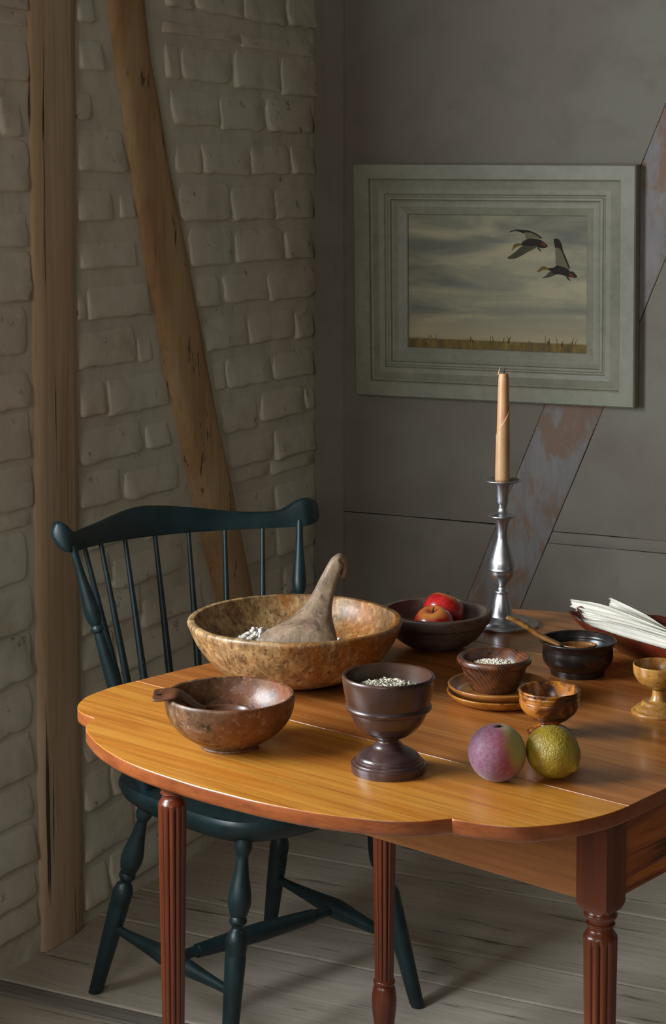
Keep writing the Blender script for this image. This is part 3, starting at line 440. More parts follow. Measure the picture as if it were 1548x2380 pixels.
# ---- back wall: plaster panels let in between flush timbers, open joints between them
wb = MB().add(*box(XL - 0.2, XR + 0.2, YB + 0.012, YB + 0.2, -0.02, ZC)).build('wall_back', M['crack']); tag(wb, 'grey plaster back wall with flush timbers behind the framed painting', 'wall', kind='structure')
def panel(name, poly, m, depth, seed, parent=wb):
    """poly = (x,z) corners; cut into a fine uneven sheet with rounded edges"""
    P = [Vector(p) for p in poly]; q = []
    for a, b in zip(P, P[1:] + P[:1]):
        n = max(1, int((b - a).length / 0.05))
        for k in range(n): q.append(a + (b - a) * k / n)
    q = [p + Vector((noise.noise(Vector((p.x * 16, p.y * 16, seed))), noise.noise(Vector((p.x * 16, p.y * 16, seed + 5))))) * 0.0011 for p in q]
    V, Fc = slab([(p.x, p.y) for p in q], 0, 1, [(0, 0), (0, 0.8), (0.0006, 0.96), (0.0016, 1.0)])
    V = [(x, YB + 0.0125 - (0.0125 + depth) * w, z) for x, z, w in V]
    return build(name, V, Fc, m, parent)
sl = (1.6296 - 0.4925) / (-1.1522 + 1.6134); bxl = lambda z: -1.6134 + (z - 0.4925) / sl; bxr = lambda z: -1.4794 + (z - 0.4855) / ((1.2885 - 0.4855) / (-1.1485 + 1.4794))
g = 0.0005
def post_pt(x, z):
    t = (x - XL) / 0.075; w = noise.noise(Vector((x * 26, z * 2.2, 4))) * 0.006 + noise.noise(Vector((x * 70, z * 9, 2))) * 0.0025
    return (x, YB - 0.014 * max(0, 1 - t) ** 0.7 - w * max(0, 1 - abs(t - 0.45) * 1.6) - 0.0012, z)
V, Fc = rough_grid(XL - 0.01, XL + 0.075, -0.01, ZC, 26, 160, post_pt); build('corner_post', V, Fc, M['plaster'], wb)
panel('plaster_panel', [(-1.960, 0.663), (bxl(0.663) - g, 0.663), (bxl(ZC) - g, ZC), (-1.960, ZC)], M['plaster'], 0.0, 11)
panel('plaster_panel', [(-1.960, 0), (bxl(0) - g, 0), (bxl(0.661) - g, 0.6610), (-1.960, 0.6618)], M['plaster'], -0.001, 12)
panel('brace_timber', [(bxl(0) + g, 0), (bxr(0) - g, 0), (bxr(ZC) - g, ZC), (bxl(ZC) + g, ZC)], M['brace_painted'], 0.002, 21)
panel('plaster_panel', [(bxr(0.657) + g, 0.6575), (XR, 0.654), (XR, ZC), (bxr(ZC) + g, ZC)], M['plaster'], 0.0, 31)
panel('rail_timber', [(bxr(0.63) + g, 0.6295), (XR, 0.6265), (XR, 0.6530), (bxr(0.655) + g, 0.6565)], M['plaster'], 0.001, 33)
panel('plaster_panel', [(bxr(0) + g, 0), (XR, 0), (XR, 0.6258), (bxr(0.628) + g, 0.6287)], M['plaster'], 0.0, 35)
# ---- other walls, ceiling
tag(MB().add(*box(XR, XR + 0.2, YF - 0.2, YB + 0.2, -0.02, ZC)).build('wall_right', M['plaster']), 'plain plaster wall on the right, outside the photo', 'wall', kind='structure')
mb = MB(); mb.add(*box(XL - 0.3, -1.15, YF - 0.2, YF, 0, ZC)); mb.add(*box(0.05, XR, YF - 0.2, YF, 0, ZC)); mb.add(*box(-1.15, 0.05, YF - 0.2, YF, 0, 1.30)); mb.add(*box(-1.15, 0.05, YF - 0.2, YF, 2.40, ZC))
tag(mb.build('wall_front', M['plaster']), 'plain plaster wall behind the camera with an opening added for the fill light', 'wall', kind='structure')  # the opening is made up to let the fill light in
tag(MB().add(*box(XL - 0.3, XR + 0.2, YF - 0.2, YB + 0.2, ZC, ZC + 0.1)).build('ceiling', M['plaster']), 'plain plaster ceiling above the room', 'ceiling', kind='structure')
# ---- floor: broad scrubbed boards
fl = MB().add(*box(XL - 0.3, XR + 0.2, YF - 0.2, YB + 0.1, -0.08, -0.024)).build('floor', M['crack']); tag(fl, 'scrubbed grey floor of broad worn boards under the table', 'floor', kind='structure')
seams = [YF - 0.05, -1.45, -1.13, -0.80, -0.5, -0.2, 0.12, 0.45, 0.75, 1.08, 1.40, 1.72, 2.05, 2.36, 2.664, 2.713, 3.048, 3.196, 3.515, 3.83, YB + 0.02]
for i, (a, b) in enumerate(zip(seams, seams[1:])):
    ys = [0, 0.0022, 0.008] + [(b - a - 0.0024) * k / 6 for k in range(1, 6)] + [b - a - 0.0104, b - a - 0.0046, b - a - 0.0024]; ys = sorted(y for y in ys if 0 <= y <= b - a)
    V, Fc = rough_grid(XL - 0.02, XR, 0, len(ys) - 1, 60, len(ys) - 1, lambda x, k: (x, a + 0.0012 + ys[int(round(k))], -0.0012 + 0.0012 * noise.noise(Vector((x * 2.2, ys[int(round(k))] * 7, i)))))
    e = []
    for x, y, z in V: 
        d = min(y - a, b - y); e.append((x, y, z - (0.0018 if d < 0.002 else 0)))
    n = 61; V2 = e + [(x, y, -0.024) for x, y, z in (e[:n] + e[-n:])]; o = len(e); top = o - n
    for k in range(n - 1): Fc.append([k, k + 1, o + k + 1, o + k]); Fc.append([top + k, top + k + 1, o + n + k + 1, o + n + k])
    build('floorboard', V2, Fc, M['floor_grey'] if abs(b - a) < 0.06 else M['floor'], fl)
# ---- the daylight window (frame only; it lies outside the photograph)
mb = MB()
for y in (WY0, WY1 - 0.045): mb.add(*box(XL - 0.15, XL - 0.10, y, y + 0.045, WZ0, WZ1))
for z in (WZ0, WZ1 - 0.045): mb.add(*box(XL - 0.15, XL - 0.10, WY0, WY1, z, z + 0.045))
win = mb.build('window_1', M['frame']); tag(win, 'painted window frame set in the left wall beside the table', 'window', kind='structure')
MB().add(*box(XL, XL + 0.03, WY1 + 0.01, WY1 + 0.05, WZ0 - 0.06, WZ1 + 0.06)).build('jamb_light_stop', M['frame'], win)  # unseen strip added to block light grazing the back wall near the corner

# ================================================================ TABLE
O = D['O']; RT = radians(165.3)
T = 0.73
def board(name, outline, m):
    V, Fc = slab(outline, T - TH, T, EDGE); n = len(outline)
    fm = [1 if j < n * (len(EDGE) - 2) else 0 for j in range(n * (len(EDGE) - 1))] + [1, 0]
    return build(name, V, Fc, None, tb, angle=40, mats=[m, M['edge']], fm=fm)
tb = empty('drop_leaf_table', (O[0], O[1], 0), RT); tag(tb, 'reddish brown drop-leaf table with scalloped golden leaf and reeded legs', 'table')
lobeL = [(.8335, 0.0006), (.8352, .030), (.8345, .055), (.8265, .0984), (.8150, .122), (.8010, .1405), (.7830, .1555), (.7610, .1640), (.7370, .1666)]
big = [(.7370, .1666), (.7320, .1800), (.7128, .2040), (.6895, .2205), (.6399, .2455), (.5777, .2655), (.5250, .2740), (.4749, .2768), (.4340, .2780), (.3900, .2758), (.3235, .2695), (.2460, .2520), (.1810, .2225), (.1500, .1985), (.1370, .1800), (.1300, .1690)]
lobeR = [(.1300, .1690), (.1235, .1700), (.0939, .1605), (.0587, .1428), (.0384, .1220), (.0190, .0900), (.0055, .0491), (.0008, .0187), (0.0, .0006)]
near = crv(lobeL, 5)[:-1] + crv(big, 5)[:-1] + crv(lobeR, 5)
near = [(p.x, p.y) for p in near]
EDGE = [(0.003, 0.0), (0.0006, 0.10), (0.0, 0.25), (0.0, 0.88), (0.0002, 0.97), (0.0008, 1.0)]
TH = 0.019
board('leaf', near, M['leaf'])
far = [(a, -0.5120 - b) for a, b in near]
board('leaf', far, M['top'])
mid = [(.8335, 0.0), (.8322, -.03), (.8285, -.095), (.8235, -.155), (.8205, -.256), (.8235, -.358), (.8285, -.418), (.8335, -.5115), (0.0, -.5115), (0.0005, -.256), (0.0, 0.0)]
board('tabletop', mid, M['top'])
# frame: side aprons, end aprons
AZ0, AZ1 = 0.592, T - TH
def apron(name, x0, x1, y0, y1, m): V, Fc = box(x0, x1, y0, y1, AZ0, AZ1, 0.0012); return build(name, V, Fc, m, tb, smooth=False)
apron('side_apron', 0.084, 0.782, -0.042, -0.022, M['apron']); apron('side_apron', 0.084, 0.735, -0.490, -0.470, M['apron'])
apron('end_apron', 0.0475, 0.066, -0.452, -0.060, M['endapron']); apron('end_apron', 0.77, 0.79, -0.452, -0.060, M['endapron'])
# nail holes left in the side apron
def reed(r, a, z):
    return r
def table_leg(x, y, zb=0.578, blk=0.0432):
    mb = MB()
    h = blk / 2
    # square block with cut lower corners
    bm_V, bm_F = [], []
    rings = [(h, AZ1, .0006), (h, zb + 0.0105, .0006), (h * 0.985, zb + 0.006, .003), (h * 0.90, zb + 0.001, .006)]
    ring = lambda s, z, c: [(s - c, -s), (s, -s + c), (s, s - c), (s - c, s), (-s + c, s), (-s, s - c), (-s, -s + c), (-s + c, -s)]
    for s_, z, c in rings:
        bm_V += [(x + p[0], y + p[1], z) for p in ring(s_, z, c)]
    for j in range(len(rings) - 1):
        for i in range(8): k = (i + 1) % 8; bm_F.append([j * 8 + i, j * 8 + k, (j + 1) * 8 + k, (j + 1) * 8 + i])
    bm_F.append(list(range(8))); bm_F.append([24 + i for i in range(8)])
    mb.add(bm_V, bm_F)
    zr = zb - 0.030                                             # top of the reeding
    pr = [(0.0178, zb + 0.004), (0.0188, zb - 0.002, 1), (0.0205, zb - 0.005), (0.0190, zb - 0.009, 1), (0.0156, zb - 0.010), (0.0150, zb - 0.0145, 1), (0.0176, zb - 0.0158), (0.0176, zb - 0.0170), (0.0152, zb - 0.0184, 1), (0.0149, zb - 0.0205), (0.0158, zb - 0.0245), (0.0190, zb - 0.0290), (0.0203, zb - 0.0315)]
    V, Fc = lathe([(p[0], p[1]) for p in profile(pr, 4)], 48, cap0=False, cap1=False); mb.add([(v[0] + x, v[1] + y, v[2]) for v in V], Fc)
    # reeded taper: twelve convex reeds with pointed tops
    zt, z1 = zr - 0.001, 0.150; seg = 144; prof = []
    V = []; Fc = []; rows = [zt - 0.0004, zt - 0.002, zt - 0.005, zt - 0.009, zt - 0.014] + [zt - 0.014 - (zt - 0.02 - z1) * k / 10 for k in range(1, 10)] + [z1 + 0.008, z1 + 0.003, z1]
    for j, z in enumerate(rows):
        tt = (zt - z) / (zt - z1); R = 0.0211 + (0.0155 - 0.0211) * max(0, tt) - (0.0008 if j == 0 else 0)
        cutd = min(1.0, max(0.0, (zt - z) / 0.010)); cutd = cutd * min(1.0, (z - z1) / 0.006 + 0.1)
        for i in range(seg):
            a = 2 * pi * i / seg; s_ = abs(sin(6 * a)); r = R * (1 - 0.17 * cutd * (1 - s_ ** 0.55))
            V.append((x + r * cos(a), y + r * sin(a), z))
    for j in range(len(rows) - 1):
        for i in range(seg): k = (i + 1) % seg; Fc.append([j * seg + i, j * seg + k, (j + 1) * seg + k, (j + 1) * seg + i])
    mb.add(V, Fc)
    pr = [(0.0150, z1 + 0.004), (0.0176, z1 + 0.002), (0.0180, z1 - 0.002), (0.0160, z1 - 0.006, 1), (0.0182, z1 - 0.012), (0.0205, z1 - 0.028), (0.0200, z1 - 0.045), (0.0165, z1 - 0.075), (0.0125, z1 - 0.105), (0.0105, z1 - 0.125), (0.0112, 0.010), (0.0105, 0.0)]
    V, Fc = lathe([(p[0], p[1]) for p in profile(pr, 4)], 40, cap0=False); mb.add([(v[0] + x, v[1] + y, v[2]) for v in V], Fc)
    return mb.build('leg', M['leg'], tb, angle=32)
table_leg(0.0640, -0.0420); table_leg(0.8025, -0.0420); table_leg(0.7520, -0.4720); table_leg(0.0640, -0.4720)

# ================================================================ CHAIR
ch = empty('windsor_chair', (-1.56, 2.851, 0), radians(-21.7474)); tag(ch, 'dark green-black painted wooden chair with spindle back tucked under the table', 'chair')
half = [(-.213, 0), (-.211, .06), (-.203, .115), (-.176, .163), (-.13, .190), (-.07, .200), (0, .197), (.07, .192), (.13, .183), (.172, .160), (.200, .110), (.211, .055), (.213, 0)]
full = half + [(a, -b) for a, b in half[-2:0:-1]]
ol = [(p.x, p.y) for p in crv(full, 5, True)]
V = []; Fc = []; n = len(ol); SZ = 0.397
rings = [(1.0, -0.010, 0), (0.93, -0.038, 1), (0.80, -0.044, 1), (0.0, -0.044, 1)]
def seat_top(x, y, f): 
    d = 0.016 * max(0, 1 - (f / 0.93) ** 4) * (0.55 + 0.45 * cos(min(pi, abs(y) * 16)))
    return SZ - d - (0.004 if x > 0.12 else 0)
lv = []
for f, dz in [(0.80, -0.044), (0.90, -0.040), (0.965, -0.028), (1.0, -0.012), (1.0, -0.006), (0.985, 0.0)]: lv.append([(x * f, y * f, SZ + dz) for x, y in ol])
for f in (0.95, 0.88, 0.76, 0.6, 0.42, 0.22): lv.append([(x * f, y * f, seat_top(x * f, y * f, f)) for x, y in ol])
for r in lv: V += r
for j in range(len(lv) - 1):
    for i in range(n): k = (i + 1) % n; Fc.append([j * n + i, j * n + k, (j + 1) * n + k, (j + 1) * n + i])
Fc.append(list(range(n))[::-1]); V.append((0, 0, seat_top(0, 0, 0))); Fc += [[len(V) - 1, (len(lv) - 1) * n + i, (len(lv) - 1) * n + (i + 1) % n] for i in range(n)]
build('seat', V, Fc, M['chair'], ch, angle=60)
LEG = [(0, .0115), (.02, .0125), (.47, .0180, 1), (.478, .0172, 1), (.505, .0180), (.545, .0182), (.575, .0150), (.597, .0100), (.612, .0112), (.625, .0148), (.640, .0142), (.650, .0128, 1), (.665, .0155), (.71, .0195), (.76, .0185), (.84, .0128), (.91, .0098), (.925, .0102, 1), (.932, .0120, 1), (.96, .0148), (1.0, .0140)]
feet = {'RL': ((-.2038, -.1984, 0), (-.092, -.165, .362)), 'RR': ((-.1902, .1983, 0), (-.092, .165, .362)), 'FL': ((.1675, -.1917, 0), (.150, -.142, .362)), 'FR': ((.2260, .1908, 0), (.145, .142, .362))}
pt = lambda k, z: Vector(feet[k][0]) + (Vector(feet[k][1]) - Vector(feet[k][0])) * (z / 0.362)
for kx in feet:
    a, b = Vector(feet[kx][0]), Vector(feet[kx][1]); V, Fc = turned(a, b, LEG, 28)
    V = [Vector((v[0], v[1], max(0.0, v[2]))) for v in V]; build('leg', V, Fc, M['chair'], ch, angle=50)
STR = [(0, .0075), (.12, .0085), (.34, .0135), (.47, .0178), (.53, .0178), (.66, .0135), (.88, .0085), (1, .0075)]
sa, sb, sc_, sd = pt('RL', .128), pt('FL', .112), pt('RR', .124), pt('FR', .112)
for a, b in ((sa, sb), (sc_, sd)): V, Fc = turned(a, b, STR, 20); build('stretcher', V, Fc, M['chair'], ch)
ma, mb_ = (sa + sb) / 2, (sc_ + sd) / 2
V, Fc = turned(ma, mb_, [(0, .0085), (.14, .0095), (.15, .0115, 1), (.17, .0125), (.40, .0160), (.50, .0168), (.60, .0160), (.83, .0125), (.85, .0115, 1), (.86, .0095), (1, .0085)], 20); build('stretcher', V, Fc, M['chair'], ch)
def carc(w): return -.1723 - .09 * (1 - (min(abs(w), .27) / .2604) ** 2)
# crest rail: bent board between its measured upper and lower outline, with rounded ears
import bisect
def lerp_line(L, y):
    xs = [p[0] for p in L]; i = min(max(bisect.bisect(xs, y), 1), len(L) - 1); a, b = L[i - 1], L[i]; t = (y - a[0]) / (b[0] - a[0]); t = min(1, max(0, t)); return a[1] + (b[1] - a[1]) * t
ct = sorted([(p.x, p.y) for p in crv(D['comb_top'], 4)]); cb = sorted([(p.x, p.y) for p in crv(D['comb_bot'], 4)])
v0, v1 = -0.2939, 0.3164; nn = 120; V = []; Fc = []
for i in range(nn + 1):
    t = i / nn; y = v0 + (v1 - v0) * t; zt, zb_ = lerp_line(ct, y), lerp_line(cb, y)
    if zt - zb_ < 0.003: zt += 0.0015; zb_ -= 0.0015
    ear = max(0, 1 - min(y - v0, v1 - y) / 0.045); th = 0.0075 + 0.0045 * math.sin(min(1, ear * 1.1) * pi / 2) if ear < 1 else 0.0105
    endr = min(1.0, math.sqrt(max(0.0, min(y - v0, v1 - y) / 0.012))); th *= max(0.35, endr)
    x = carc(y) - (0.010 * max(0, ear) ** 1.5); zc = (zt + zb_) / 2; hz = (zt - zb_) / 2
    for k in range(12):
        a = 2 * pi * k / 12; cx_, cz_ = cos(a), sin(a)
        cx_ = math.copysign(abs(cx_) ** 0.45, cx_); cz_ = math.copysign(abs(cz_) ** 0.45, cz_)
        V.append((x + th * cx_ - 0.20 * (zc + hz * cz_ - 0.80), y, zc + hz * cz_))
for i in range(nn):
    for k in range(12): m = (k + 1) % 12; Fc.append([i * 12 + k, i * 12 + m, (i + 1) * 12 + m, (i + 1) * 12 + k])
Fc.append(list(range(12))); Fc.append([nn * 12 + k for k in range(12)])
build('crest_rail', V, Fc, M['chair'], ch, angle=50)
def sarc(w): return -.082 - .10 * (1 - (w / .179) ** 2)
SPN = [(0, .0062), (.25, .0072), (.5, .0066), (.85, .0046), (1, .0042)]
sb_ = [-.158, -.142, -.095, -.024, .034, .081, .132]
for (w, z), b in zip(D['spin_top'], sb_):
    V, Fc = turned((sarc(b), b, .385), (carc(w), w, z + 0.012), SPN, 14); build('spindle', V, Fc, M['chair'], ch)
PST = [(0, .0120), (.12, .0135), (.30, .0140), (.50, .0118), (.62, .0092), (.655, .0080, 1), (.66, .0108), (.672, .0112), (.683, .0088, 1), (.70, .0120), (.735, .0138), (.79, .0118), (.88, .0078), (1, .0062)]
for (w, z), b in zip(D['post_top'], (-.173, .178)):
    V, Fc = turned((-.078, b, .385), (carc(w), w, z + 0.012), PST, 22); build('back_post', V, Fc, M['chair'], ch, angle=50)

# ================================================================ PICTURE
PX0, PX1, PZ0, PZ1 = -1.8965, -1.2075, 0.9535, 1.4975
pc = empty('framed_painting', ((PX0 + PX1) / 2, YB, PZ0)); tag(pc, 'sage green stepped picture frame around a painting of two flying ducks', 'painting')
cx0 = (PX0 + PX1) / 2; V = []; Fc = []
fp = [(0.0, 0.004), (0.0, 0.036), (0.003, 0.0395), (0.036, 0.0395), (0.039, 0.0375), (0.0405, 0.030), (0.044, 0.0285), (0.049, 0.0300), (0.062, 0.0335), (0.074, 0.0320), (0.077, 0.0275), (0.0795, 0.0270), (0.083, 0.0295), (0.088, 0.0295), (0.090, 0.0245), (0.094, 0.0225), (0.100, 0.0235), (0.106, 0.0240), (0.124, 0.0175), (0.126, 0.0150), (0.126, 0.006)]
# measured outer corners (the frame hangs very slightly out of square)
oc = [(-1.8905, 0.9515), (-1.2065, 0.9555), (-1.2070, 1.4945), (-1.8990, 1.5005)]
ic = [(-1.7630, 1.0695), (-1.3255, 1.0715), (-1.3265, 1.3800), (-1.7655, 1.3805)]
for d, h in fp:
    f = d / 0.126
    for (a, b), (c_, e) in zip(oc, ic): V.append((a + (c_ - a) * f - cx0, -h, b + (e - b) * f - PZ0))
for j in range(len(fp) - 1):
    for i in range(4): k = (i + 1) % 4; Fc.append([j * 4 + i, j * 4 + k, (j + 1) * 4 + k, (j + 1) * 4 + i])
build('frame', V, Fc, M['frame'], pc, smooth=False)
cv = MB().add([(-1.770 - cx0, -0.012, 1.0655 - PZ0), (-1.320 - cx0, -0.012, 1.0655 - PZ0), (-1.320 - cx0, -0.012, 1.386 - PZ0), (-1.770 - cx0, -0.012, 1.386 - PZ0), (-1.770 - cx0, -0.004, 1.0655 - PZ0), (-1.320 - cx0, -0.004, 1.0655 - PZ0), (-1.320 - cx0, -0.004, 1.386 - PZ0), (-1.770 - cx0, -0.004, 1.386 - PZ0)],
    [[0, 1, 2, 3], [4, 7, 6, 5], [0, 4, 5, 1], [2, 6, 7, 3], [0, 3, 7, 4], [1, 5, 6, 2]])
V = [(x + 1.770 + cx0 - 0.45 / 2, y, z - (1.0655 - PZ0)) for x, y, z in cv.v]
canvas = build('canvas', V, cv.f, M['canvas'], pc, smooth=False); canvas.location = (-1.770 - cx0 + 0.225, 0, 1.0655 - PZ0)
ox, oz = -1.770 + 0.225, 1.0655
def flat(mb, poly, y, k):
    """a brush stroke of paint a fraction of a millimetre thick"""
    P = crv(poly, 3, True); n = len(P)
    V = [(p.x - ox, y, p.y - oz) for p in P] + [(p.x - ox, -0.012, p.y - oz) for p in P]
    mb.add(V, [list(range(n))] + [[i, (i + 1) % n, n + (i + 1) % n, n + i] for i in range(n)], k)
for dk in D['ducks']:
    mb = MB()
    flat(mb, dk['low'], -0.0122, 3); flat(mb, dk['wing'], -0.0123, 2); flat(mb, dk['tip'], -0.0124, 0); flat(mb, dk['foot'], -0.0122, 0)
    flat(mb, dk['body'], -0.0125, 0); flat(mb, dk['head'], -0.0126, 1); flat(mb, dk['tail'], -0.0127, 4)
    o = mb.build('painted_duck', None, canvas, smooth=False, mats=[M['duck_dark'], M['duck_head'], M['duck_wing'], M['duck_low'], M['duck_tail']])
mb = MB(); rnd = random.Random(4)
for cl in (0.03, 0.055, 0.065, 0.15, 0.165, 0.21, 0.245, 0.255, 0.31, 0.345, 0.355, 0.375, 0.40, 0.41):
    for q in range(3):
        x = cl - 0.221 + rnd.uniform(-0.008, 0.008); h = rnd.uniform(0.006, 0.019); z = 0.024 - rnd.uniform(0, 0.006); dx = rnd.uniform(-0.006, 0.008); w = 0.0007
        pts = [(x, z), (x + dx * 0.3, z + h * 0.6), (x + dx, z + h)]
        V = []
        for (a, b), ww in zip(pts, (w, w, w * 0.5)): V += [(a - ww, -0.0123, b), (a + ww, -0.0123, b)]
        mb.add(V, [[0, 1, 3, 2], [2, 3, 5, 4]])
o = mb.build('painted_stalks', M['stalk'], canvas, smooth=False); o['kind'] = 'stuff'

# ================================================================ VESSELS
def vpos(k): return Vector(D[k]['P'])
def vessel(name, key, mat, th, zin, label, cat='bowl', wob=0.0, seed=0, p=2.3, seg=72, n=4, group=None):
    pr = hollow(profile(D[key]['prof'], n), th, zin, p); V, Fc = lathe(pr, seg, wob, seed, cap0=True, cap1=True)
    return tag(build(name, V, Fc, M[mat], None, vpos(key), angle=45), label, cat, group)
def split_profile(key, z):
    pr = profile(D[key]['prof'], 4); return [q for q in pr if q[1] <= z], [q for q in pr if q[1] >= z]

vessel('burl_bowl', 'big', 'bigbowl', 0.006, 0.018, 'largest burl wood bowl with pale beans and a wooden scoop in it', wob=0.022, seed=2, p=2.1)
# small dark bowl with a foot ring
lo, hi = split_profile('small', D['small']['prof'][2][1])
sbw = empty('wooden_bowl', vpos('small')); tag(sbw, 'dark brown worn wooden bowl with a ladle, nearest the left end of the table', 'bowl')
V, Fc = lathe(lo, 64, 0.012, 4); build('foot_ring', V, Fc, M['smallbowl'], sbw, angle=45)
V, Fc = lathe(hollow(hi, 0.003, 0.012, 2.15), 80, 0.03, 4); build('bowl_body', V, Fc, M['smallbowl'], sbw, angle=45)
def goblet(name, key, mat, zsplit, th, zin, label, cat, p=2.4):
    lo, hi = split_profile(key, zsplit); e = empty(name, vpos(key)); tag(e, label, cat)
    V, Fc = lathe(hollow(hi, th, zin, p), 72); build('cup', V, Fc, M[mat], e, angle=42)
    V, Fc = lathe(lo, 72); build('pedestal', V, Fc, M[mat], e, angle=42); return e
gp = D['goblet']['prof']; goblet('goblet', 'goblet', 'goblet', 0.0505, 0.0025, 0.062, 'tall dark purplish wooden goblet filled with seeds at the front of the table', 'goblet')
goblet('footed_cup', 'cup', 'cup', 0.0165, 0.0022, 0.020, 'mottled tortoise-brown footed cup standing behind the lemon', 'cup')
goblet('egg_cup', 'yellow', 'yellow', 0.0325, 0.0015, 0.036, 'yellow speckled wooden stemmed cup cut by the right edge of the photo', 'cup')
vessel('rim_bowl', 'striped', 'striped', 0.002, 0.006, 'dark red-brown figured bowl with rolled rim standing on two stacked plates', p=2.3, wob=0.004, seed=7)
vessel('footed_bowl', 'black', 'black', 0.002, 0.016, 'black glossy footed wooden bowl with a spoon resting in it', p=2.6, wob=0.006, seed=9)
vessel('wooden_bowl', 'apples', 'applebowl', 0.0045, 0.010, 'dark weathered wooden bowl holding two red apples', wob=0.014, seed=5, p=2.3)
# two stacked plates
pp = vpos('plates'); up = profile(D['plates']['prof'], 4)
def dish(zoff, mat, label, sc=1.0, dx=(0, 0)):
    out = [(r * sc, z * 0.86) for r, z in up]; rim = out[-1]
    inn = [(rim[0] - 0.0016, rim[1] - 0.0006), (rim[0] * 0.93, rim[1] - 0.004), (rim[0] * 0.84, rim[1] - 0.0075), (rim[0] * 0.66, rim[1] - 0.0100), (rim[0] * 0.3, rim[1] - 0.0108), (0.0008, rim[1] - 0.0108)]
    V, Fc = lathe(out + [tuple(q) for q in crv(inn, 4)], 80, 0.006, zoff * 50)
    return tag(build('wooden_plate', V, Fc, M[mat], None, (pp.x + dx[0], pp.y + dx[1], pp.z + zoff), angle=45), label, 'plate', 'stacked wooden plates under the dark bowl')
dish(0.0, 'plate2', 'lower of two stacked honey wooden plates, the one lying on the table')
dish(0.0098, 'plate', 'upper of two stacked honey wooden plates, directly under the rolled-rim bowl', 0.992, (0.0006, 0.0008))
# candlestick and candle
sp_ = profile(D['stick']['prof'], 4); ck = empty('candlestick', vpos('stick')); tag(ck, 'polished pewter baluster candlestick with wide round base near the back wall', 'candlestick')
zb1, zp = 0.0135, max(z for r, z in sp_) - 0.0065
V, Fc = lathe([q for q in sp_ if q[1] <= zb1 + 0.001], 72, cap1=False); build('base', V, Fc, M['pewter'], ck, angle=40)
V, Fc = lathe([q for q in sp_ if zb1 - 0.001 <= q[1] <= zp], 56, cap0=False); build('stem', V, Fc, M['pewter'], ck, angle=40)
zt = max(z for r, z in sp_); rr = max(r for r, z in sp_ if z > zp)
V, Fc = lathe([q for q in sp_ if q[1] >= zp - 0.001] + [(rr - 0.004, zt - 0.0012), (0.016, zt - 0.004), (0.0125, zt - 0.006)], 64, cap0=False); build('drip_pan', V, Fc, M['pewter'], ck, angle=40)
cd = empty('candle', (ck.location.x, ck.location.y, D['candle']['P'][2])); tag(cd, 'rolled honey-coloured beeswax candle standing in the pewter candlestick', 'candle')
HC = D['candle']['prof'][-1][1]; rC = lambda z: 0.0113 + (0.0084 - 0.0113) * (max(z, 0.0) / HC) ** 1.3
V, Fc = lathe([(rC(z) - (0.0012 if z > HC - 0.001 else 0), z) for z in [-0.004 + (HC + 0.004) * k / 20 for k in range(21)]], 40)
V = [(x + 0.0012 * (z / HC), y, z) for x, y, z in V]; build('wax_body', V, Fc, M['wax'], cd, angle=50)
# outer turn of the rolled sheet: its slanting cut edge stands proud
V = []; Fc = []; nz, na = 26, 22; a_c = YAW - pi / 2
for j in range(nz + 1):
    for i in range(na + 1):
        u_ = i / na; a = a_c - 1.75 + 3.3 * u_ ; zmax = HC * (0.40 + 0.30 * u_) if u_ < 1 else HC * 0.7
        z = zmax * j / nz; r = rC(z) + 0.0008 + (0.0003 if j == nz else 0)
        V.append((r * cos(a) + 0.0012 * z / HC, r * sin(a), z))
for j in range(nz):
    for i in range(na): a = j * (na + 1) + i; Fc.append([a, a + 1, a + na + 2, a + na + 1])
o = build('wax_wrap', V, Fc, M['wax'], cd); s_ = o.modifiers.new('thickness', 'SOLIDIFY'); s_.thickness = 0.0009; s_.offset = -1
rv = Vector((cos(YAW), sin(YAW), 0)); 
C_ = [rv * (-0.0072 + 0.0008 * k) + Vector((0, 0, HC - 0.002 + 0.0045 * k)) for k in range(4)]
V, Fc = sweep(C_, [rv * w for w in (0.0016, 0.0013, 0.0008, 0.0002)], [Vector((-rv.y, rv.x, 0)) * w for w in (0.002, 0.0016, 0.0008, 0.0002)], 8); build('wax_spike', V, Fc, M['wax'], cd)
C_ = [rv * a + Vector((0, 0, HC + b)) for a, b in ((0.0016, -0.003), (0.0018, 0.003), (0.0020, 0.005), (0.0032, 0.0075), (0.0055, 0.0085), (0.0062, 0.0084))]
V, Fc = sweep(C_, [rv * w for w in (0.0008, 0.0008, 0.0008, 0.0012, 0.0012, 0.0004)], [Vector((-rv.y, rv.x, 0.3)) * w for w in (0.0008, 0.0008, 0.0009, 0.0012, 0.0011, 0.0004)], 8); build('wick', V, Fc, M['wick'], cd)

# ================================================================ TOOLS IN THE BOWLS
fwd = Vector((-sin(YAW), cos(YAW), 0))
# scoop
C_ = []; A_ = []; B_ = []
for L, R_, t_ in D['scoop']:
    L, R_ = Vector(L), Vector(R_); C_.append((L + R_) / 2); A_.append((R_ - L) / 2); B_.append(fwd * t_)
org = Vector(C_[0]); V = []; seg = 20
for c, a, b in zip(C_, A_, B_):
    w = a.length
    for i in range(seg):
        t_ = 2 * pi * i / seg; x, y = cos(t_), sin(t_); ex = 0.62 if w < 0.03 else 1.0
        x = math.copysign(abs(x) ** ex, x); y = math.copysign(abs(y) ** ex, y)
        hollowing = 0.8 if w > 0.025 else 0.0
        yy = y if y < 0 else y * (1 - hollowing) - hollowing * 0.75 * (1 - x * x) 
        V.append(c + a * x + b * yy)
Fc = []
for j in range(len(C_) - 1):
    for i in range(seg): k2 = (i + 1) % seg; Fc.append([j * seg + i, j * seg + k2, (j + 1) * seg + k2, (j + 1) * seg + i])
Fc.append(list(range(seg))[::-1])
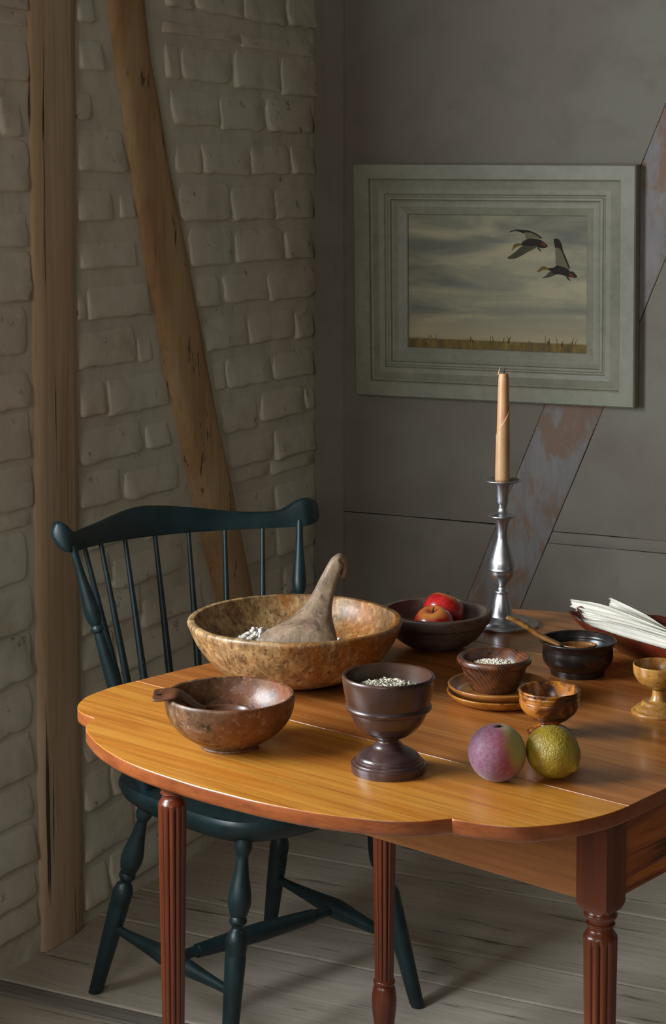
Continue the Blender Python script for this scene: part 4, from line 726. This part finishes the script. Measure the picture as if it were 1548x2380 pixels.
last = [V[-seg + i] for i in range(seg)]
hk = [Vector(p) for p in D['scoop_hook']]; hp = [(C_[-1])] + hk; base = (len(C_) - 1) * seg
for j, p in enumerate(hk):
    d = ((hk[j + 1] if j + 1 < len(hk) else p) - hp[j]).normalized(); side = Vector((d.z, 0, 0)); pl = rv * d.dot(rv) + Vector((0, 0, d.z)); nrm = Vector((0, 0, 1)) * (-d.dot(rv)) + rv * d.z
    nrm.normalize(); w = (0.0078, 0.0074, 0.0066, 0.0060, 0.0058, 0.0054, 0.0036)[j]; dpt = (0.0125, 0.0130, 0.0130, 0.0128, 0.0122, 0.0110, 0.0070)[j]
    for i in range(seg):
        t_ = 2 * pi * i / seg; V.append(p + nrm * w * math.copysign(abs(cos(t_)) ** 0.7, cos(t_)) + fwd * dpt * sin(t_))
    for i in range(seg): k2 = (i + 1) % seg; q = base + j * seg; Fc.append([q + i, q + k2, q + seg + k2, q + seg + i])
Fc.append([base + len(hk) * seg + i for i in range(seg)])
o = build('wooden_scoop', [v - org for v in V], Fc, M['scoop'], None, org); o.modifiers.new('smooth', 'SUBSURF').render_levels = 1; o.modifiers['smooth'].levels = 1
tag(o, 'carved burl scoop with hooked handle leaning in the largest bowl', 'scoop')
# ladle
L = D['ladle']; P = [Vector(q[0]) for q in L]; org = P[3].copy()
Pc = crv([tuple(p) for p in P], 3); Wd = crv([(q[1], q[2]) for q in L], 3); C_, A_, B_ = [], [], []
for i, p in enumerate(Pc):
    d = (Pc[min(i + 1, len(Pc) - 1)] - Pc[max(i - 1, 0)]).normalized(); up = d.cross(fwd).normalized(); up = up if up.z > 0 else -up
    C_.append(p - org); A_.append((fwd * 0.92 + up * 0.30) * Wd[i].x); B_.append(up * Wd[i].y)
e = empty('ladle', org); tag(e, 'flat-handled dark wooden ladle resting over the left rim of a bowl', 'ladle')
V, Fc = sweep(C_, A_, B_, 16, 3.2); build('handle', V, Fc, M['ladle'], e)
# thumb hole seen as a small dark oval
hc = Pc[5] - org; V = []; Fc = []
for i in range(16): a = 2 * pi * i / 16; V.append(hc + rv * 0.0042 * cos(a) + fwd * 0.0046 * sin(a) + Vector((0, 0, 0.0025)))
o = build('handle_hole', V, [list(range(16))], M['wick'], e)
def spoon_cup(c, ax, ay, h, th, yawv, mat, e):
    V = []; Fc = []; n = 28; sv = Vector((-yawv.y, yawv.x, 0)); rows = []
    for s_ in (0, 1):
        R = []
        for j in range(8):
            a = (j / 7) * pi / 2; f = cos(a); z = -h * sin(a)
            if j == 7: f = 0.02
            g_ = (1 - th / ax) if s_ else 1; R.append([c + yawv * ax * g_ * f * cos(2 * pi * i / n) + sv * ay * g_ * f * sin(2 * pi * i / n) + Vector((0, 0, z * (1 if not s_ else (h - th) / h))) for i in range(n)])
        rows.append(R)
    al = rows[0][::-1] + rows[1]
    for r in al: V += r
    for j in range(len(al) - 1):
        for i in range(n): k2 = (i + 1) % n; Fc.append([j * n + i, j * n + k2, (j + 1) * n + k2, (j + 1) * n + i])
    Fc.append(list(range(n))[::-1]); Fc.append([(len(al) - 1) * n + i for i in range(n)])
    return build('spoon_cup', V, Fc, mat, e)
o = spoon_cup(Vector(D['ladle_cup']) + Vector((0, 0, 0.001)) - e.location, 0.033, 0.024, 0.014, 0.002, rv, M['ladle'], e); o.name = 'ladle_cup'
L = D['spoon']; P = [Vector(q[0]) for q in L]; org = P[5].copy(); e = empty('spoon', org); tag(e, 'brown horn-coloured spoon with curved handle leaning in the black bowl', 'spoon')
Pc = crv([tuple(p) for p in P], 3); Wd = crv([(q[1], q[2]) for q in L], 3); C_, A_, B_ = [], [], []
for i, p in enumerate(Pc):
    d = (Pc[min(i + 1, len(Pc) - 1)] - Pc[max(i - 1, 0)]).normalized(); up = d.cross(fwd).normalized(); up = up if up.z > 0 else -up
    C_.append(p - org); A_.append(fwd * Wd[i].x); B_.append(up * Wd[i].y)
V, Fc = sweep(C_, A_, B_, 14, 2.2); build('handle', V, Fc, M['spoon'], e)
spoon_cup(Vector(D['spoon_cup']) - e.location, 0.027, 0.017, 0.011, 0.0016, rv, M['spoon'], e)

# ================================================================ FRUIT
def apple(key, R, label, tilt):
    pr = []
    for k in range(25):
        a = -pi / 2 + pi * k / 24; r = R * cos(a) * (1 + 0.06 * sin(a)); z = R * 0.93 * sin(a); d = math.exp(-(r / (R * 0.30)) ** 2); z += -d * R * 0.24 * (1 if a > 0 else -0.6)
        pr.append((max(r, 0.0005), z))
    V, Fc = lathe(pr, 40, 0.03, R * 90)
    e = empty('apple', D[key]); e.rotation_euler = tilt; tag(e, label, 'apple', 'red apples in the dark wooden bowl')
    build('apple_flesh', V, Fc, M['apple'], e)
    V, Fc = sweep([Vector((0, 0, R * 0.62)), Vector((0.001, 0, R * 0.78)), Vector((0.003, 0.001, R * 0.94))], [Vector((0.0013, 0, 0))] * 3, [Vector((0, 0.0013, 0))] * 3, 8); build('stem', V, Fc, M['wick'], e)
apple('apple1', 0.0312, 'smaller nearer red apple with a yellow patch, in front in the bowl', (radians(16), radians(-6), 0.4))
apple('apple2', 0.0325, 'larger red apple standing higher behind the smaller one in the bowl', (radians(18), radians(14), 2.1))
# peach
R = 0.0352; V = []; Fc = []; nr, ns = 28, 44; pw = Vector(D['peach'])
for j in range(nr + 1):
    a = -pi / 2 + pi * j / nr
    for i in range(ns):
        t_ = 2 * pi * i / ns; r = R * cos(a); z = R * 0.985 * sin(a)
        r *= 1 + 0.010 * noise.noise(Vector((cos(t_), sin(t_), a))); cleft = math.exp(-((t_ - 0.6) / 0.22) ** 2); r *= 1 - 0.03 * cleft * cos(a)
        z -= R * 0.06 * math.exp(-(r / (R * 0.22)) ** 2) * (1 if a > 0 else -0.5); V.append((max(abs(r), 0.0004) * cos(t_), max(abs(r), 0.0004) * sin(t_), z))
for j in range(nr):
    for i in range(ns): k2 = (i + 1) % ns; Fc.append([j * ns + i, j * ns + k2, (j + 1) * ns + k2, (j + 1) * ns + i])
Fc.append(list(range(ns))[::-1]); Fc.append([nr * ns + i for i in range(ns)])
e = empty('peach', (pw.x, pw.y, T + R * 0.955)); e.rotation_euler = (radians(8), 0, YAW); tag(e, 'purple-red peach with a greenish yellow cheek beside the lemon', 'peach')
build('peach_flesh', V, Fc, M['peach'], e)
V, Fc = sweep([Vector((-0.004, 0, R * 0.93)), Vector((0, 0, R * 0.955)), Vector((0.004, 0.001, R * 0.95))], [Vector((0, 0.0016, 0))] * 3, [Vector((0, 0, 0.0016))] * 3, 8); build('stem_scar', V, Fc, M['wick'], e)
# lemon: blunt ellipsoid with a nipple, bumpy rind
R = 0.0315; V = []; Fc = []; nr, ns = 72, 96; lw = Vector(D['lemon'])
for j in range(nr + 1):
    a = -pi / 2 + pi * j / nr
    for i in range(ns):
        t_ = 2 * pi * i / ns; r = R * cos(a); z = R * 1.09 * sin(a); z += R * 0.17 * math.exp(-(r / (R * 0.24)) ** 2) * (1 if a > 0 else -0.5)
        v = Vector((r * cos(t_), r * sin(t_), z)); nv = v.normalized()
        v += nv * (0.0004 * noise.noise(nv * 8) + 0.00045 * noise.noise(nv * 23) + 0.0006 * noise.noise(nv * 2.6)); V.append(v)
for j in range(nr):
    for i in range(ns): k2 = (i + 1) % ns; Fc.append([j * ns + i, j * ns + k2, (j + 1) * ns + k2, (j + 1) * ns + i])
Fc.append(list(range(ns))[::-1]); Fc.append([nr * ns + i for i in range(ns)])
axis = (rv * 0.62 - fwd * 0.62 + Vector((0, 0, -0.30))).normalized(); q = axis.to_track_quat('Z', 'Y')
V = [q @ Vector(v) for v in V]; zmin = min(v.z for v in V)
tag(build('lemon', V, Fc, M['lemon'], None, (lw.x, lw.y, T - zmin)), 'bumpy greenish yellow lemon touching the peach on its right', 'lemon')

# ================================================================ CONTENTS
def heap(name, mat, centre, R, hf, n, size, label, cat, seed):
    """loose small grains lying over a surface of height hf(x, y): one object"""
    rnd = random.Random(seed); mb = MB(); V = [(0, 0, hf(0, 0) - 0.003)]; Fc = []; m = 32
    for j in range(1, 9):
        for i in range(m): a = 2 * pi * i / m; x, y = R * j / 8 * cos(a), R * j / 8 * sin(a); V.append((x, y, hf(x, y) - 0.003))
    Fc += [[0, 1 + i, 1 + (i + 1) % m] for i in range(m)]
    for j in range(7):
        for i in range(m): k = (i + 1) % m; Fc.append([1 + j * m + i, 1 + (j + 1) * m + i, 1 + (j + 1) * m + k, 1 + j * m + k])
    mb.add(V, Fc)
    ico = bmesh.new(); bmesh.ops.create_icosphere(ico, subdivisions=1, radius=1.0); ico.verts.index_update(); iv = [v.co.copy() for v in ico.verts]; if_ = [[v.index for v in f.verts] for f in ico.faces]; ico.free()
    for _ in range(n):
        a = rnd.uniform(0, 2 * pi); r = R * math.sqrt(rnd.random()) * 0.98; x, y = r * cos(a), r * sin(a)
        q = Matrix.Rotation(rnd.uniform(0, 6.28), 3, 'Z') @ Matrix.Rotation(rnd.uniform(-0.6, 0.6), 3, 'Y'); c = Vector((x, y, hf(x, y) + rnd.uniform(-0.4, 0.7) * size[2]))
        s_ = rnd.uniform(0.75, 1.25); mb.add([c + q @ Vector((v.x * size[0] * s_, v.y * size[1] * s_, v.z * size[2] * s_)) for v in iv], if_)
    return tag(mb.build(name, M[mat], None, centre), label, cat, kind='stuff')
bc = vpos('big'); pk = rv * -0.052 + fwd * 0.006
heap('dried_beans', 'bean', bc, 0.098, lambda x, y: 0.043 + 0.030 * math.exp(-((x - pk.x) ** 2 + (y - pk.y) ** 2) / 0.0012), 640, (0.0047, 0.0038, 0.0036), 'pale dried beans heaped around the scoop in the largest bowl', 'beans', 3)
gc = vpos('goblet'); heap('husked_seeds', 'seed', gc, 0.0462, lambda x, y: 0.097 + 0.012 * (1 - (x * x + y * y) / 0.0024) + 0.003 * noise.noise(Vector((x * 90, y * 90, 1))), 640, (0.0040, 0.0013, 0.0012), 'grey-white husked seeds filling the dark goblet', 'seeds', 5)
sc = vpos('striped'); heap('white_grain', 'grain', sc, 0.036, lambda x, y: 0.0315 + 0.0062 * (1 - (x * x + y * y) / 0.0013), 420, (0.0017, 0.0013, 0.0011), 'white grain heaped in the rolled-rim bowl on the plates', 'grain', 8)

# ================================================================ TRAY WITH HUSKS
tc_, ta, tn = Vector(D['tray']['c']), Vector(D['tray']['a']), Vector(D['tray']['n']); ra = math.atan2(ta.y, ta.x)
V = []; Fc = []; n = 96
def tring(L_, Wd_, z, e=2.6, fl=0.0, tip=0.0):
    out = []
    for i in range(n):
        t_ = 2 * pi * i / n; x, y = cos(t_), sin(t_); x = math.copysign(abs(x) ** (2 / e), x); y = math.copysign(abs(y) ** (2 / e), y)
        s_ = 1 + fl * cos(i * 2 * pi / 6.0) ; out.append((L_ * x * s_, Wd_ * y * s_, z * (1 + 0.6 * fl * cos(i * 2 * pi / 6.0)) + tip * abs(x) ** 6))
    return out
rings = [tring(.13, .022, 0, 2), tring(.135, .026, .003, 2), tring(.165, .042, .014, 2.3, .004), tring(.196, .060, .030, 2.6, .018), tring(.213, .071, .044, 2.7, .032, .003), tring(.2155, .0725, .0465, 2.7, .036, .003), tring(.212, .0705, .0470, 2.7, .036, .003), tring(.192, .056, .033, 2.6, .022, .002), tring(.16, .038, .018, 2.3), tring(.12, .018, .0075, 2)]
for r in rings: V += r
for j in range(len(rings) - 1):
    for i in range(n): k2 = (i + 1) % n; Fc.append([j * n + i, j * n + k2, (j + 1) * n + k2, (j + 1) * n + i])
Fc.append(list(range(n))[::-1]); Fc.append([(len(rings) - 1) * n + i for i in range(n)])
o = build('fluted_tray', V, Fc, M['tray'], None, (tc_.x, tc_.y, T), angle=70); o.rotation_euler = (0, 0, ra); tag(o, 'dark red fluted wooden tray holding white husks on the far leaf', 'tray')
HL = ['longest husk, its torn tip reaching furthest left out of the tray', 'rearmost husk, thick, with its tip standing highest', 'husk half hidden between the longest one and the rearmost one', 'thin creamy husk just below the longest one', 'narrow husk between the thin creamy one and the front one', 'broad husk nearest the camera, lying along the scalloped front rim']
for j, hs in enumerate(D['husks']):
    P = crv(hs[:-1], 7); wd = crv([(w, 0) for w in hs[-1]], 7); org = P[0].copy(); nx = 17; V = []; Fc = []; rnd = random.Random(j)
    ph = [rnd.uniform(0, 6) for _ in range(3)]
    for side in (0, 1):
        for i, p in enumerate(P):
            d = (P[min(i + 1, len(P) - 1)] - P[max(i - 1, 0)]).normalized(); up = (Vector((0, 0, 1)) * 0.93 + tn * 0.0 - ta * 0.0); up = (up - d * up.dot(d)).normalized(); nrm = d.cross(up).normalized()
            for c in range(nx):
                q = c / (nx - 1) * 2 - 1; w = wd[i].x
                rid = 0.0005 * sin(q * 7 + ph[0]) + 0.0009 * noise.noise(Vector((q * 2.2, i * 0.05, j))) - (0.38 if j % 2 else 0.26) * w * q * q
                tipcut = (0.010 * noise.noise(Vector((q * 4, j, 1))) if i == 0 else 0)
                V.append(p + up * q * w + nrm * (-rid + (0.0008 if side else -0.0008)) + d * tipcut - org)
    m = len(P)
    for side in (0, 1):
        for i in range(m - 1):
            for c in range(nx - 1): a = side * m * nx + i * nx + c; f = [a, a + 1, a + nx + 1, a + nx]; Fc.append(f if side else f[::-1])
    S0 = m * nx
    for i in range(m - 1):
        for c in (0, nx - 1): a = i * nx + c; Fc.append([a, a + nx, S0 + a + nx, S0 + a])
    for c in range(nx - 1):
        for i in (0, m - 1): a = i * nx + c; Fc.append([a, a + 1, S0 + a + 1, S0 + a])
    tag(build('corn_husk', V, Fc, M['husk'], None, org), HL[j], 'husk', 'white husks in the fluted tray')
